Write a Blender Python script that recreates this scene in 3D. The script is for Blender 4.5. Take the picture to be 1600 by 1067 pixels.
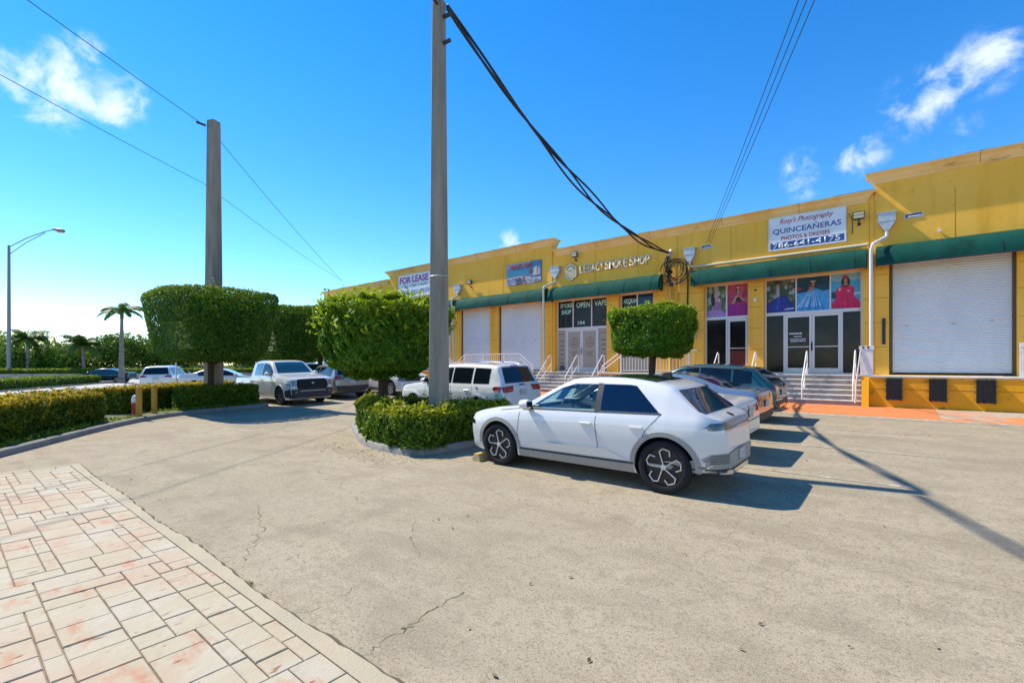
import bpy, bmesh, math, random
import numpy as np
from mathutils import Vector, Matrix

for _o in list(bpy.data.objects):
    bpy.data.objects.remove(_o, do_unlink=True)
SC = bpy.context.scene
COL = SC.collection
R = math.radians
random.seed(11)
RNG = np.random.default_rng(5)

# ------------------------------------------------------------------ camera
# X runs along the shop front (to the right), Y goes into the building, camera stands over the origin
EYE = 1.80
cd = bpy.data.cameras.new('camera')
cam = bpy.data.objects.new('camera', cd)
COL.objects.link(cam)
cam.location = (0, 0, EYE)
cam.rotation_euler = (R(90), 0, R(39.237))
cd.sensor_width = 36.0
cd.lens = 735.0 / 1600.0 * 36.0
cd.shift_y = 36.5 / 1600.0
cd.clip_start = 0.05
cd.clip_end = 3000
SC.camera = cam

# ------------------------------------------------------------------ sky and sun
SUN_EL, SUN_AZ = R(50), R(10.5)          # light travels towards +X, slightly into the facade
w = bpy.data.worlds.new('World')
SC.world = w
w.use_nodes = True
nt = w.node_tree
nt.nodes.clear()
wo = nt.nodes.new('ShaderNodeOutputWorld')
bg = nt.nodes.new('ShaderNodeBackground')
sky = nt.nodes.new('ShaderNodeTexSky')
sky.sky_type = 'NISHITA'
sky.sun_disc = False
sky.sun_elevation = SUN_EL
_sd = Vector((-math.cos(SUN_EL) * math.cos(SUN_AZ), -math.cos(SUN_EL) * math.sin(SUN_AZ), math.sin(SUN_EL)))
sky.sun_rotation = math.atan2(_sd.x, _sd.y)
sky.air_density = 1.0
sky.dust_density = 0.0
sky.ozone_density = 4.0
hs = nt.nodes.new('ShaderNodeHueSaturation')
hs.inputs['Saturation'].default_value = 1.34
hs.inputs['Hue'].default_value = 0.503
nt.links.new(sky.outputs[0], hs.inputs['Color'])
# a few small fair-weather clouds, placed by compass direction
tc = nt.nodes.new('ShaderNodeTexCoord')
nz = nt.nodes.new('ShaderNodeTexNoise')
nz.inputs['Scale'].default_value = 17.0
nz.inputs['Detail'].default_value = 6.0
nz.inputs['Roughness'].default_value = 0.62
nz.inputs['Distortion'].default_value = 0.35
nt.links.new(tc.outputs['Generated'], nz.inputs['Vector'])


def _dir(px, py):
    t, u = (px - 800) / 735.0, (570 - py) / 735.0
    c, s = 0.63253, 0.77453
    return Vector((-c + s * t, s + c * t, u)).normalized()


CLOUDS = [((120, 142), 0.065, 1.1), ((165, 150), 0.055, 1.05), ((75, 142), 0.055, 0.95), ((20, 122), 0.045, 0.6), ((135, 92), 0.04, 0.6), ((1430, 165), 0.055, 0.56), ((1470, 140), 0.045, 0.5), ((1505, 118), 0.045, 0.5), ((1550, 92), 0.05, 0.5),
          ((1345, 236), 0.05, 0.5), ((1255, 275), 0.05, 0.45), ((795, 380), 0.03, 0.8), ((1495, 212), 0.04, 0.3)]
_extra = [(Vector((math.cos(a), math.sin(a), e)).normalized(), r_, 0.7) for a, e, r_ in
          ((-2.6, .7, .12), (-1.7, .5, .1), (-.9, .9, .13), (-.4, .45, .1), (-2.1, 1.3, .12), (.3, .8, .11))]
_last = None
for d_, rad, amp in [(_dir(*p), r_, a_) for p, r_, a_ in CLOUDS] + _extra:
    dist = nt.nodes.new('ShaderNodeVectorMath')
    dist.operation = 'DISTANCE'
    dist.inputs[1].default_value = d_
    nt.links.new(tc.outputs['Generated'], dist.inputs[0])
    mr = nt.nodes.new('ShaderNodeMapRange')
    mr.interpolation_type = 'SMOOTHSTEP'
    mr.inputs['From Min'].default_value = 0.0
    mr.inputs['From Max'].default_value = rad * 1.35
    mr.inputs['To Min'].default_value = amp
    mr.inputs['To Max'].default_value = 0.0
    nt.links.new(dist.outputs['Value'], mr.inputs['Value'])
    if _last is None:
        _last = mr.outputs[0]
    else:
        mx = nt.nodes.new('ShaderNodeMath')
        mx.operation = 'MAXIMUM'
        nt.links.new(_last, mx.inputs[0])
        nt.links.new(mr.outputs[0], mx.inputs[1])
        _last = mx.outputs[0]
_n2 = nt.nodes.new('ShaderNodeMapRange')
_n2.inputs['From Min'].default_value = 0.34
_n2.inputs['From Max'].default_value = 0.68
_n2.inputs['To Min'].default_value = -0.5
_n2.inputs['To Max'].default_value = 0.45
nt.links.new(nz.outputs['Fac'], _n2.inputs['Value'])
_sum = nt.nodes.new('ShaderNodeMath')
_sum.operation = 'MULTIPLY_ADD'
_gate = nt.nodes.new('ShaderNodeMapRange')
_gate.inputs['From Min'].default_value = 0.0
_gate.inputs['From Max'].default_value = 0.3
nt.links.new(_last, _gate.inputs['Value'])
nt.links.new(_gate.outputs[0], _sum.inputs[0])
nt.links.new(_n2.outputs[0], _sum.inputs[1])
nt.links.new(_last, _sum.inputs[2])
_clip = nt.nodes.new('ShaderNodeMapRange')
_clip.interpolation_type = 'SMOOTHSTEP'
_clip.inputs['From Min'].default_value = 0.1
_clip.inputs['From Max'].default_value = 1.15
_clip.inputs['To Max'].default_value = 0.85
nt.links.new(_sum.outputs[0], _clip.inputs['Value'])
mixc = nt.nodes.new('ShaderNodeMixRGB')
mixc.inputs['Color2'].default_value = (4.6, 5.0, 6.4, 1)
nt.links.new(_clip.outputs[0], mixc.inputs['Fac'])
nt.links.new(hs.outputs[0], mixc.inputs['Color1'])
nt.links.new(mixc.outputs[0], bg.inputs['Color'])
bg.inputs['Strength'].default_value = 0.15
nt.links.new(bg.outputs[0], wo.inputs['Surface'])

sl = bpy.data.lights.new('sun', 'SUN')
sl.energy = 4.2
sl.angle = R(0.55)
sl.color = (1.0, 0.93, 0.80)
sun = bpy.data.objects.new('sun', sl)
COL.objects.link(sun)
sun.rotation_euler = (-_sd).to_track_quat('-Z', 'Y').to_euler()
sun.location = (-30, -5, 40)
SC.view_settings.view_transform = 'Standard'
SC.view_settings.look = 'None'
SC.view_settings.gamma = 1
SC.view_settings.use_curve_mapping = False
SC.view_settings.exposure = 0.74
SC.cycles.max_bounces = 6
SC.cycles.transparent_max_bounces = 12

# ------------------------------------------------------------------ helpers
_c, _s = 0.63253457, 0.77453213


def softplus(v):
    return v if v > 30 else math.log1p(math.exp(v))


def gz(x, y):
    """height of the lot: flat near the camera, rising gently to the shop front"""
    r_ = 0.0262 * min(softplus(y - 6.5), 13.9)
    t = min(max((x + 48) / 16, 0), 1)
    return r_ * t * t * (3 - 2 * t)


def wx(px, Y):
    """X of a point on the plane Y seen in the photograph at column px"""
    t = (px - 800) / 735.0
    return Y / (_s + _c * t) * (-_c + _s * t)


def at(px, d):
    t = (px - 800) / 735.0
    return (d * (-_c + _s * t), d * (_s + _c * t))


class MB:
    """collects verts and faces; build() links them as ONE mesh object"""

    def __init__(self):
        self.v, self.f, self.m = [], [], []

    def add(self, vs, fs, mi=0):
        b = len(self.v)
        self.v += [tuple(p) for p in vs]
        self.f += [tuple(b + i for i in f) for f in fs]
        self.m += [mi] * len(fs)
        return self

    def box(self, x0, x1, y0, y1, z0, z1, mi=0):
        return self.add([(x0, y0, z0), (x1, y0, z0), (x1, y1, z0), (x0, y1, z0), (x0, y0, z1), (x1, y0, z1), (x1, y1, z1), (x0, y1, z1)],
                        [(3, 2, 1, 0), (4, 5, 6, 7), (0, 1, 5, 4), (1, 2, 6, 5), (2, 3, 7, 6), (3, 0, 4, 7)], mi)

    def cbox(self, x0, x1, y0, y1, z0, z1, b=0.01, mi=0):
        """box with chamfered top edges"""
        vs = [(x0, y0, z0), (x1, y0, z0), (x1, y1, z0), (x0, y1, z0), (x0, y0, z1 - b), (x1, y0, z1 - b), (x1, y1, z1 - b), (x0, y1, z1 - b),
              (x0 + b, y0 + b, z1), (x1 - b, y0 + b, z1), (x1 - b, y1 - b, z1), (x0 + b, y1 - b, z1)]
        fs = [(3, 2, 1, 0), (8, 9, 10, 11)]
        for i in range(4):
            j = (i + 1) % 4
            fs += [(i, j, 4 + j, 4 + i), (4 + i, 4 + j, 8 + j, 8 + i)]
        return self.add(vs, fs, mi)

    def tube(self, path, r, n=8, mi=0, cap=True, closed=False):
        P = [Vector(p) for p in path]
        rs = r if isinstance(r, (list, tuple)) else [r] * len(P)
        vs, fs = [], []
        prev = None
        for i, p in enumerate(P):
            if closed:
                t = P[(i + 1) % len(P)] - P[i - 1]
            else:
                t = P[min(i + 1, len(P) - 1)] - P[max(i - 1, 0)]
            t.normalize()
            if prev is None:
                a = Vector((0, 0, 1)) if abs(t.z) < 0.9 else Vector((1, 0, 0))
                u = t.cross(a).normalized()
            else:
                u = (prev - t * prev.dot(t)).normalized()
            prev = u
            v = t.cross(u)
            for k in range(n):
                a = 2 * math.pi * k / n
                vs.append(p + (u * math.cos(a) + v * math.sin(a)) * rs[i])
        m = len(P)
        for i in range(m if closed else m - 1):
            for k in range(n):
                j = (i + 1) % m
                fs.append((i * n + k, i * n + (k + 1) % n, j * n + (k + 1) % n, j * n + k))
        if cap and not closed:
            fs.append(tuple(range(n - 1, -1, -1)))
            fs.append(tuple((m - 1) * n + k for k in range(n)))
        return self.add(vs, fs, mi)

    def prism(self, poly, fn0, fn1, mi=0):
        """polygon of 2-D points swept between two mappings"""
        n = len(poly)
        vs = [fn0(*p) for p in poly] + [fn1(*p) for p in poly]
        fs = [tuple(range(n)), tuple(range(2 * n - 1, n - 1, -1))]
        for i in range(n):
            j = (i + 1) % n
            fs.append((i, n + i, n + j, j))
        return self.add(vs, fs, mi)

    def lathe(self, prof, origin, axis='y', n=28, mi=0, closed=False):
        """profile of (radius, along) turned about an axis"""
        vs, fs = [], []
        ox, oy, oz = origin
        for r_, a_ in prof:
            for k in range(n):
                t = 2 * math.pi * k / n
                if axis == 'y':
                    vs.append((ox + r_ * math.cos(t), oy + a_, oz + r_ * math.sin(t)))
                else:
                    vs.append((ox + r_ * math.cos(t), oy + r_ * math.sin(t), oz + a_))
        m = len(prof)
        for i in range(m if closed else m - 1):
            j = (i + 1) % m
            for k in range(n):
                fs.append((i * n + k, i * n + (k + 1) % n, j * n + (k + 1) % n, j * n + k))
        if not closed:
            fs.append(tuple(range(n - 1, -1, -1)))
            fs.append(tuple((m - 1) * n + k for k in range(n)))
        return self.add(vs, fs, mi)

    def mesh(self, name):
        me = bpy.data.meshes.new(name)
        me.from_pydata(self.v, [], self.f)
        me.polygons.foreach_set('material_index', self.m)
        bm = bmesh.new()
        bm.from_mesh(me)
        bmesh.ops.recalc_face_normals(bm, faces=bm.faces)
        bm.to_mesh(me)
        bm.free()
        return me

    def build(self, name, mats, parent=None, smooth=None, recalc=True):
        me = self.mesh(name)
        return link(name, me, mats, parent, smooth)


def smooth_mesh(me, ang=35):
    bm = bmesh.new()
    bm.from_mesh(me)
    for f in bm.faces:
        f.smooth = True
    a = R(ang)
    for e in bm.edges:
        e.smooth = e.is_manifold and e.calc_face_angle(3.2) < a
    bm.to_mesh(me)
    bm.free()


def link(name, me, mats, parent=None, smooth=None):
    if not isinstance(mats, (list, tuple)):
        mats = [mats]
    if len(me.materials) == 0:
        for m in mats:
            me.materials.append(m)
    if smooth:
        smooth_mesh(me, smooth)
    o = bpy.data.objects.new(name, me)
    COL.objects.link(o)
    if parent:
        o.parent = parent
    return o


def tag(o, label=None, cat=None, group=None, kind=None):
    if label:
        o['label'] = label
    if cat:
        o['category'] = cat
    if group:
        o['group'] = group
    if kind:
        o['kind'] = kind
    return o


def thing(name, label, cat, loc=(0, 0, 0), rz=0.0, group=None):
    o = bpy.data.objects.new(name, None)
    COL.objects.link(o)
    o.location = loc
    o.rotation_euler = (0, 0, rz)
    o.empty_display_size = 0.2
    return tag(o, label, cat, group)


def copy_tree(o, parent=None):
    c = o.copy()
    COL.objects.link(c)
    c.parent = parent
    for ch in o.children:
        copy_tree(ch, c)
    return c


# ------------------------------------------------------------------ materials
def mat(name, col, rough=0.6, metal=0.0, coat=0.0, spec=0.5, noise=None, bump=None, trans=0.0, emit=None):
    """noise: list of (scale, detail, colour2, lo, hi); bump: (scale, strength)"""
    m = bpy.data.materials.new(name)
    m.use_nodes = True
    N, L = m.node_tree.nodes, m.node_tree.links
    b = N['Principled BSDF']
    b.inputs['Base Color'].default_value = (*col, 1)
    b.inputs['Roughness'].default_value = rough
    b.inputs['Metallic'].default_value = metal
    b.inputs['Coat Weight'].default_value = coat
    b.inputs['Coat Roughness'].default_value = 0.05
    b.inputs['Specular IOR Level'].default_value = spec
    if noise or bump:
        g = N.new('ShaderNodeNewGeometry')
    if noise:
        cur = None
        for sc_, det, c2, lo, hi in noise:
            stretch = None
            if isinstance(sc_, tuple):
                stretch = sc_
                sc_ = 1.0
            t = N.new('ShaderNodeTexNoise')
            t.inputs['Scale'].default_value = sc_
            t.inputs['Detail'].default_value = det
            t.inputs['Roughness'].default_value = 0.6
            if stretch:
                mp = N.new('ShaderNodeMapping')
                mp.inputs['Scale'].default_value = stretch
                L.new(g.outputs['Position'], mp.inputs['Vector'])
                L.new(mp.outputs[0], t.inputs['Vector'])
            else:
                L.new(g.outputs['Position'], t.inputs['Vector'])
            mr = N.new('ShaderNodeMapRange')
            mr.inputs['From Min'].default_value = lo
            mr.inputs['From Max'].default_value = hi
            L.new(t.outputs['Fac'], mr.inputs['Value'])
            mx = N.new('ShaderNodeMixRGB')
            mx.inputs['Color2'].default_value = (*c2, 1)
            L.new(mr.outputs[0], mx.inputs['Fac'])
            if cur is None:
                mx.inputs['Color1'].default_value = (*col, 1)
            else:
                L.new(cur, mx.inputs['Color1'])
            cur = mx.outputs[0]
        L.new(cur, b.inputs['Base Color'])
    if bump:
        t = N.new('ShaderNodeTexNoise')
        t.inputs['Scale'].default_value = bump[0]
        t.inputs['Detail'].default_value = 5
        L.new(g.outputs['Position'], t.inputs['Vector'])
        bp = N.new('ShaderNodeBump')
        bp.inputs['Strength'].default_value = bump[1]
        bp.inputs['Distance'].default_value = 0.02
        L.new(t.outputs['Fac'], bp.inputs['Height'])
        L.new(bp.outputs[0], b.inputs['Normal'])
    if emit:
        b.inputs['Emission Color'].default_value = (*emit[0], 1)
        b.inputs['Emission Strength'].default_value = emit[1]
    return m


def foliage_mat(name, c1, c2, tipc, trans=0.35):
    m = bpy.data.materials.new(name)
    m.use_nodes = True
    N, L = m.node_tree.nodes, m.node_tree.links
    N.clear()
    out = N.new('ShaderNodeOutputMaterial')
    a = N.new('ShaderNodeAttribute')
    a.attribute_name = 'tint'
    mx = N.new('ShaderNodeMixRGB')
    mx.inputs['Color1'].default_value = (*c1, 1)
    mx.inputs['Color2'].default_value = (*c2, 1)
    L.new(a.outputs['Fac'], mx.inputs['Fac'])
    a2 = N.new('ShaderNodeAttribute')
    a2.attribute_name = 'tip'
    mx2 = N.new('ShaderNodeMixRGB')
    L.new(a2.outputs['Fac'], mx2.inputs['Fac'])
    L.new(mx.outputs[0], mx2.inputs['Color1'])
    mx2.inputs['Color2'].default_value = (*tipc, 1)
    p = N.new('ShaderNodeBsdfPrincipled')
    p.inputs['Roughness'].default_value = 0.55
    p.inputs['Specular IOR Level'].default_value = 0.3
    L.new(mx2.outputs[0], p.inputs['Base Color'])
    tr = N.new('ShaderNodeBsdfTranslucent')
    L.new(mx2.outputs[0], tr.inputs['Color'])
    ms = N.new('ShaderNodeMixShader')
    ms.inputs['Fac'].default_value = trans
    L.new(p.outputs[0], ms.inputs[1])
    L.new(tr.outputs[0], ms.inputs[2])
    L.new(ms.outputs[0], out.inputs['Surface'])
    return m


M = {}
M['asphalt'] = mat('asphalt', (0.345, 0.285, 0.192), 0.9, spec=0.2,
                   noise=[(0.35, 4, (0.39, 0.325, 0.225), 0.42, 0.66), ((0.45, 1.2, 1), 6, (0.265, 0.216, 0.146), 0.49, 0.70),
                          (1.7, 7, (0.275, 0.225, 0.152), 0.50, 0.68), (9.0, 6, (0.265, 0.217, 0.144), 0.50, 0.70), (40.0, 3, (0.18, 0.148, 0.10), 0.50, 0.73), (58.0, 3, (0.48, 0.40, 0.275), 0.56, 0.77)],
                   bump=(90.0, 0.35))
M['asphalt_far'] = mat('asphalt_far', (0.30, 0.27, 0.21), 0.9, spec=0.2, noise=[(0.5, 4, (0.36, 0.33, 0.26), 0.4, 0.65)])
M['road'] = mat('road', (0.42, 0.40, 0.36), 0.9, spec=0.2, noise=[(0.3, 4, (0.50, 0.48, 0.43), 0.4, 0.65)])
M['land'] = mat('land', (0.10, 0.12, 0.05), 0.95, noise=[(0.08, 3, (0.17, 0.16, 0.08), 0.4, 0.6)])
M['soil'] = mat('soil', (0.10, 0.12, 0.035), 0.95, noise=[(3.0, 4, (0.16, 0.11, 0.06), 0.45, 0.65)])
M['kerb'] = mat('kerb', (0.29, 0.27, 0.235), 0.9, spec=0.2, noise=[(2.5, 5, (0.19, 0.175, 0.15), 0.45, 0.7), (40, 3, (0.17, 0.15, 0.125), 0.55, 0.8)], bump=(40, 0.4))
M['concrete'] = mat('concrete', (0.36, 0.345, 0.31), 0.9, spec=0.2, noise=[(1.2, 5, (0.25, 0.24, 0.215), 0.45, 0.7), (30, 3, (0.22, 0.2, 0.18), 0.58, 0.8)], bump=(30, 0.3))
M['pole'] = mat('pole', (0.31, 0.265, 0.205), 0.9, spec=0.15, noise=[((3, 3, 0.4), 5, (0.19, 0.165, 0.13), 0.42, 0.68), (18, 4, (0.4, 0.37, 0.32), 0.6, 0.8)], bump=(25, 0.5))
M['stone'] = mat('stamped_concrete', (0.42, 0.345, 0.225), 0.8, spec=0.25,
                 noise=[(1.6, 4, (0.44, 0.385, 0.285), 0.4, 0.65), (0.7, 3, (0.45, 0.30, 0.20), 0.50, 0.70), ((2.5, 6, 1), 6, (0.44, 0.215, 0.12), 0.565, 0.72), ((13, 5, 1), 5, (0.25, 0.115, 0.065), 0.635, 0.69),
                        (14, 5, (0.38, 0.33, 0.24), 0.55, 0.75)], bump=(9, 0.5))
M['stone_base'] = mat('stamped_concrete_joint', (0.27, 0.18, 0.115), 0.9, noise=[(5, 4, (0.15, 0.11, 0.07), 0.45, 0.65)])
M['border'] = mat('concrete_border', (0.42, 0.35, 0.235), 0.85, spec=0.2, noise=[(1.3, 4, (0.37, 0.315, 0.22), 0.4, 0.65), (30, 4, (0.40, 0.34, 0.24), 0.6, 0.8)], bump=(40, 0.25))
M['crack'] = mat('crack', (0.12, 0.10, 0.07), 0.95, spec=0.1)
M['paintline'] = mat('worn_line_paint', (0.46, 0.42, 0.34), 0.8, noise=[(7, 5, (0.33, 0.275, 0.185), 0.40, 0.54)])
M['orange'] = mat('orange_paint', (0.62, 0.19, 0.045), 0.8, noise=[(1.4, 5, (0.50, 0.17, 0.06), 0.4, 0.65), (9, 5, (0.52, 0.40, 0.29), 0.62, 0.72)])
M['faded'] = mat('faded_orange_concrete', (0.40, 0.33, 0.25), 0.85, noise=[(1.1, 5, (0.58, 0.20, 0.06), 0.43, 0.56), (4, 5, (0.25, 0.21, 0.17), 0.55, 0.7)])
M['wall'] = mat('ochre_wall', (0.90, 0.465, 0.06), 0.85, spec=0.2,
                noise=[(0.5, 4, (0.92, 0.50, 0.08), 0.4, 0.62), ((1.6, 1, 0.14), 5, (0.76, 0.36, 0.035), 0.53, 0.74), (6, 5, (0.50, 0.24, 0.035), 0.64, 0.80)], bump=(60, 0.15))
M['dockwall'] = mat('ochre_dock', (0.80, 0.37, 0.015), 0.85, spec=0.2,
                    noise=[(0.8, 4, (0.84, 0.38, 0.03), 0.4, 0.62), (3, 6, (0.34, 0.19, 0.02), 0.58, 0.74), (9, 6, (0.20, 0.11, 0.03), 0.68, 0.78)], bump=(40, 0.25))
M['cornice'] = mat('cornice_paint', (0.88, 0.61, 0.26), 0.85, spec=0.2, noise=[(0.9, 5, (0.82, 0.50, 0.15), 0.45, 0.65), ((1.2, 2, 5), 5, (0.30, 0.21, 0.09), 0.62, 0.75)])
M['roofcap'] = mat('roof_edge', (0.16, 0.15, 0.13), 0.9, noise=[(4, 4, (0.28, 0.26, 0.22), 0.45, 0.6)])
M['seam'] = mat('wall_seam', (0.25, 0.14, 0.015), 0.9)
M['awning'] = mat('green_canvas', (0.003, 0.055, 0.040), 0.8, spec=0.15, noise=[(1.1, 4, (0.004, 0.072, 0.052), 0.4, 0.65), ((2, 3, 0.6), 4, (0.002, 0.034, 0.026), 0.52, 0.75)])
M['awning_in'] = mat('awning_lining', (0.012, 0.035, 0.03), 0.9)
M['shutter'] = mat('shutter_white', (0.70, 0.69, 0.67), 0.5, noise=[((0.6, 1, 0.25), 4, (0.60, 0.59, 0.58), 0.45, 0.7)])
M['dark'] = mat('dark_metal', (0.03, 0.03, 0.03), 0.6)
M['black'] = mat('black_rubber', (0.018, 0.018, 0.018), 0.75, spec=0.3, noise=[(20, 4, (0.05, 0.045, 0.04), 0.5, 0.75)])
M['alu'] = mat('white_aluminium', (0.66, 0.64, 0.60), 0.4)
M['bronze'] = mat('bronze_jamb', (0.12, 0.085, 0.04), 0.7)
M['rail'] = mat('white_rail_paint', (0.78, 0.74, 0.70), 0.45, noise=[(9, 4, (0.62, 0.55, 0.5), 0.55, 0.75)])
M['step'] = mat('step_riser', (0.33, 0.29, 0.26), 0.9, noise=[(2, 5, (0.23, 0.2, 0.18), 0.45, 0.65)])
M['tread'] = mat('step_nosing', (0.62, 0.58, 0.54), 0.85, noise=[(4, 5, (0.42, 0.38, 0.35), 0.5, 0.7)])
M['galv'] = mat('galvanised', (0.52, 0.53, 0.53), 0.5, metal=0.3, noise=[(6, 4, (0.40, 0.41, 0.41), 0.45, 0.65)])
M['shopglass'] = mat('shop_glass', (0.012, 0.012, 0.012), 0.12, spec=0.22, noise=[(1.1, 4, (0.035, 0.028, 0.022), 0.45, 0.7)])
M['blueglass'] = mat('shop_glass_blue', (0.02, 0.045, 0.11), 0.1, spec=0.3)
M['film'] = mat('beige_window_film', (0.40, 0.345, 0.26), 0.5)
M['filmink'] = mat('film_print', (0.20, 0.085, 0.05), 0.6)
M['filmdark'] = mat('film_print_dark', (0.11, 0.09, 0.07), 0.6)
M['mint'] = mat('mint_lettering', (0.50, 0.85, 0.80), 0.5)
M['cream'] = mat('cream_letters', (0.78, 0.68, 0.46), 0.5)
M['signwhite'] = mat('sign_white', (0.74, 0.75, 0.76), 0.5, noise=[(2, 3, (0.66, 0.67, 0.69), 0.45, 0.65)])
M['signred'] = mat('sign_red', (0.45, 0.02, 0.045), 0.5)
M['signblue'] = mat('sign_blue', (0.012, 0.07, 0.26), 0.5)
M['signmag'] = mat('sign_magenta', (0.42, 0.03, 0.22), 0.5)
M['signgreen'] = mat('sign_green', (0.05, 0.16, 0.12), 0.5)
M['wood_y'] = mat('yellow_post', (0.60, 0.30, 0.03), 0.7, noise=[((9, 9, 1), 4, (0.48, 0.22, 0.02), 0.45, 0.65)])
M['yellow'] = mat('yellow_paint', (0.62, 0.42, 0.10), 0.8, noise=[(6, 5, (0.40, 0.33, 0.2), 0.48, 0.6)])
M['red'] = mat('red_paint', (0.42, 0.035, 0.03), 0.6, noise=[(9, 4, (0.6, 0.4, 0.36), 0.6, 0.7)])
M['bark'] = mat('bark', (0.055, 0.035, 0.022), 0.9, noise=[((20, 20, 3), 5, (0.10, 0.07, 0.045), 0.45, 0.65)], bump=(30, 0.8))
M['palmbark'] = mat('palm_bark', (0.24, 0.215, 0.18), 0.9, noise=[((1, 1, 7), 4, (0.15, 0.13, 0.10), 0.45, 0.65)])
M['cable'] = mat('cable', (0.015, 0.014, 0.013), 0.6)
M['thinwire'] = mat('thin_wire', (0.05, 0.06, 0.07), 0.6)
M['fol_box'] = foliage_mat('ficus_leaf', (0.045, 0.125, 0.008), (0.12, 0.23, 0.010), (0.42, 0.46, 0.015), 0.4)
M['fol_light'] = foliage_mat('ficus_leaf_light', (0.05, 0.155, 0.006), (0.16, 0.29, 0.010), (0.48, 0.54, 0.02), 0.42)
M['fol_hedge'] = foliage_mat('hedge_leaf', (0.05, 0.13, 0.007), (0.15, 0.24, 0.012), (0.52, 0.48, 0.02), 0.4)
M['fol_amber'] = foliage_mat('amber_hedge_leaf', (0.06, 0.12, 0.010), (0.19, 0.23, 0.014), (0.62, 0.40, 0.02), 0.42)
M['fol_far'] = foliage_mat('far_leaf', (0.08, 0.16, 0.018), (0.26, 0.31, 0.025), (0.45, 0.42, 0.03), 0.42)
M['fol_fard'] = foliage_mat('far_leaf_dark', (0.045, 0.12, 0.015), (0.13, 0.24, 0.02), (0.32, 0.36, 0.03), 0.4)
M['fol_palm'] = foliage_mat('palm_leaf', (0.05, 0.12, 0.018), (0.13, 0.21, 0.025), (0.3, 0.3, 0.04), 0.4)
M['grass'] = foliage_mat('grass_blade', (0.10, 0.20, 0.012), (0.22, 0.32, 0.02), (0.36, 0.40, 0.05), 0.35)

# ================================================================== SETTING
RD = Vector((-0.87, 0.49, 0)).normalized()       # the road's direction
RN = Vector((-0.49, -0.87, 0)).normalized()      # from the lot across the road


def sheet(name, xs, ys, zf, m, keep=None, kind='structure'):
    vs, fs, idx = [], [], {}
    for i, x in enumerate(xs):
        for j, y in enumerate(ys):
            idx[i, j] = len(vs)
            vs.append((x, y, zf(x, y)))
    for i in range(len(xs) - 1):
        for j in range(len(ys) - 1):
            if keep and not keep((xs[i] + xs[i + 1]) / 2, (ys[j] + ys[j + 1]) / 2):
                continue
            fs.append((idx[i, j], idx[i + 1, j], idx[i + 1, j + 1], idx[i, j + 1]))
    me = bpy.data.meshes.new(name)
    me.from_pydata(vs, [], fs)
    for p in me.polygons:
        p.use_smooth = True
    o = link(name, me, m)
    return tag(o, kind=kind)


gx = [-1500, -600, -250, -120, -70] + list(range(-60, 41, 10)) + [80, 200, 600, 1500]
sheet('ground', gx, gx, lambda x, y: -0.12, M['land'])
off = lambda x, y: x * RN.x + y * RN.y
lot = sheet('parking_lot', [-60, -54, -48] + list(range(-44, 13)) + [16, 22, 30, 45], [-45, -30, -20, -12, -6, -2] + [i * 0.75 for i in range(0, 31)] + [23.0],
            gz, M['asphalt'], keep=lambda x, y: off(x, y) < 13)
# road beyond the planting strip
_vs, _fs = [], []
nu, nv = 60, 16
for i in range(nu + 1):
    for j in range(nv + 1):
        p = RD * (-40 + i * 3.0) + RN * (9.5 + j * 3.6)
        _vs.append((p.x, p.y, gz(p.x, p.y) + 0.012))
for i in range(nu):
    for j in range(nv):
        a = i * (nv + 1) + j
        _fs.append((a, a + 1, a + nv + 2, a + nv + 1))
_me = bpy.data.meshes.new('road')
_me.from_pydata(_vs, [], _fs)
tag(link('road', _me, M['road']), kind='structure')


def ribbon(name, pts, width, m, lift=0.005, parent=None):
    """flat strip following the ground"""
    vs, fs = [], []
    P = [Vector((p[0], p[1], 0)) for p in pts]
    for i, p in enumerate(P):
        t = (P[min(i + 1, len(P) - 1)] - P[max(i - 1, 0)]).normalized()
        n = Vector((-t.y, t.x, 0))
        w_ = width[i] if isinstance(width, list) else width
        for s in (-.5, .5):
            q = p + n * s * w_
            vs.append((q.x, q.y, gz(q.x, q.y) + lift))
    for i in range(len(P) - 1):
        fs.append((2 * i, 2 * i + 2, 2 * i + 3, 2 * i + 1))
    me = bpy.data.meshes.new(name)
    me.from_pydata(vs, [], fs)
    return link(name, me, m, parent)


# parking bay lines
for Y, x0, x1 in ((8.72, -6.2, 0.2), (11.42, -6.2, 0.6), (14.1, -6.2, 0.4), (16.6, -6.2, -0.6)):
    ribbon('bay_line', [(x0 + (x1 - x0) * k / 12, Y) for k in range(13)], 0.10, M['paintline'], 0.006, lot)
for Y in (9.05, 11.85, 14.6):
    ribbon('bay_line', [(-25 + k * 0.7, Y - 0.02 * k) for k in range(11)], 0.11, M['paintline'], 0.006, lot)


def crack(pts, w_):
    out = []
    for a, b in zip(pts[:-1], pts[1:]):
        n = 9
        for k in range(n):
            t = k / n
            out.append((a[0] + (b[0] - a[0]) * t + random.uniform(-.035, .035), a[1] + (b[1] - a[1]) * t + random.uniform(-.035, .035)))
    out.append(pts[-1])
    ribbon('crack', out, [w_ * random.uniform(.25, 1.3) for _ in out], M['crack'], 0.004, lot)


def G0(px, py):
    d = EYE * 735 / (py - 570)
    return at(px, d)


crack([G0(402, 790), G0(410, 830), G0(395, 850), G0(382, 876)], 0.006)
crack([G0(560, 1030), G0(620, 990), G0(660, 965), G0(725, 925)], 0.0065)
crack([G0(470, 960), G0(525, 935), G0(560, 915)], 0.003)
crack([G0(905, 800), G0(970, 812), G0(1010, 830)], 0.003)
crack([G0(1040, 880), G0(1120, 905), G0(1220, 925)], 0.003)
crack([G0(650, 800), G0(640, 840), G0(655, 870)], 0.003)

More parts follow.
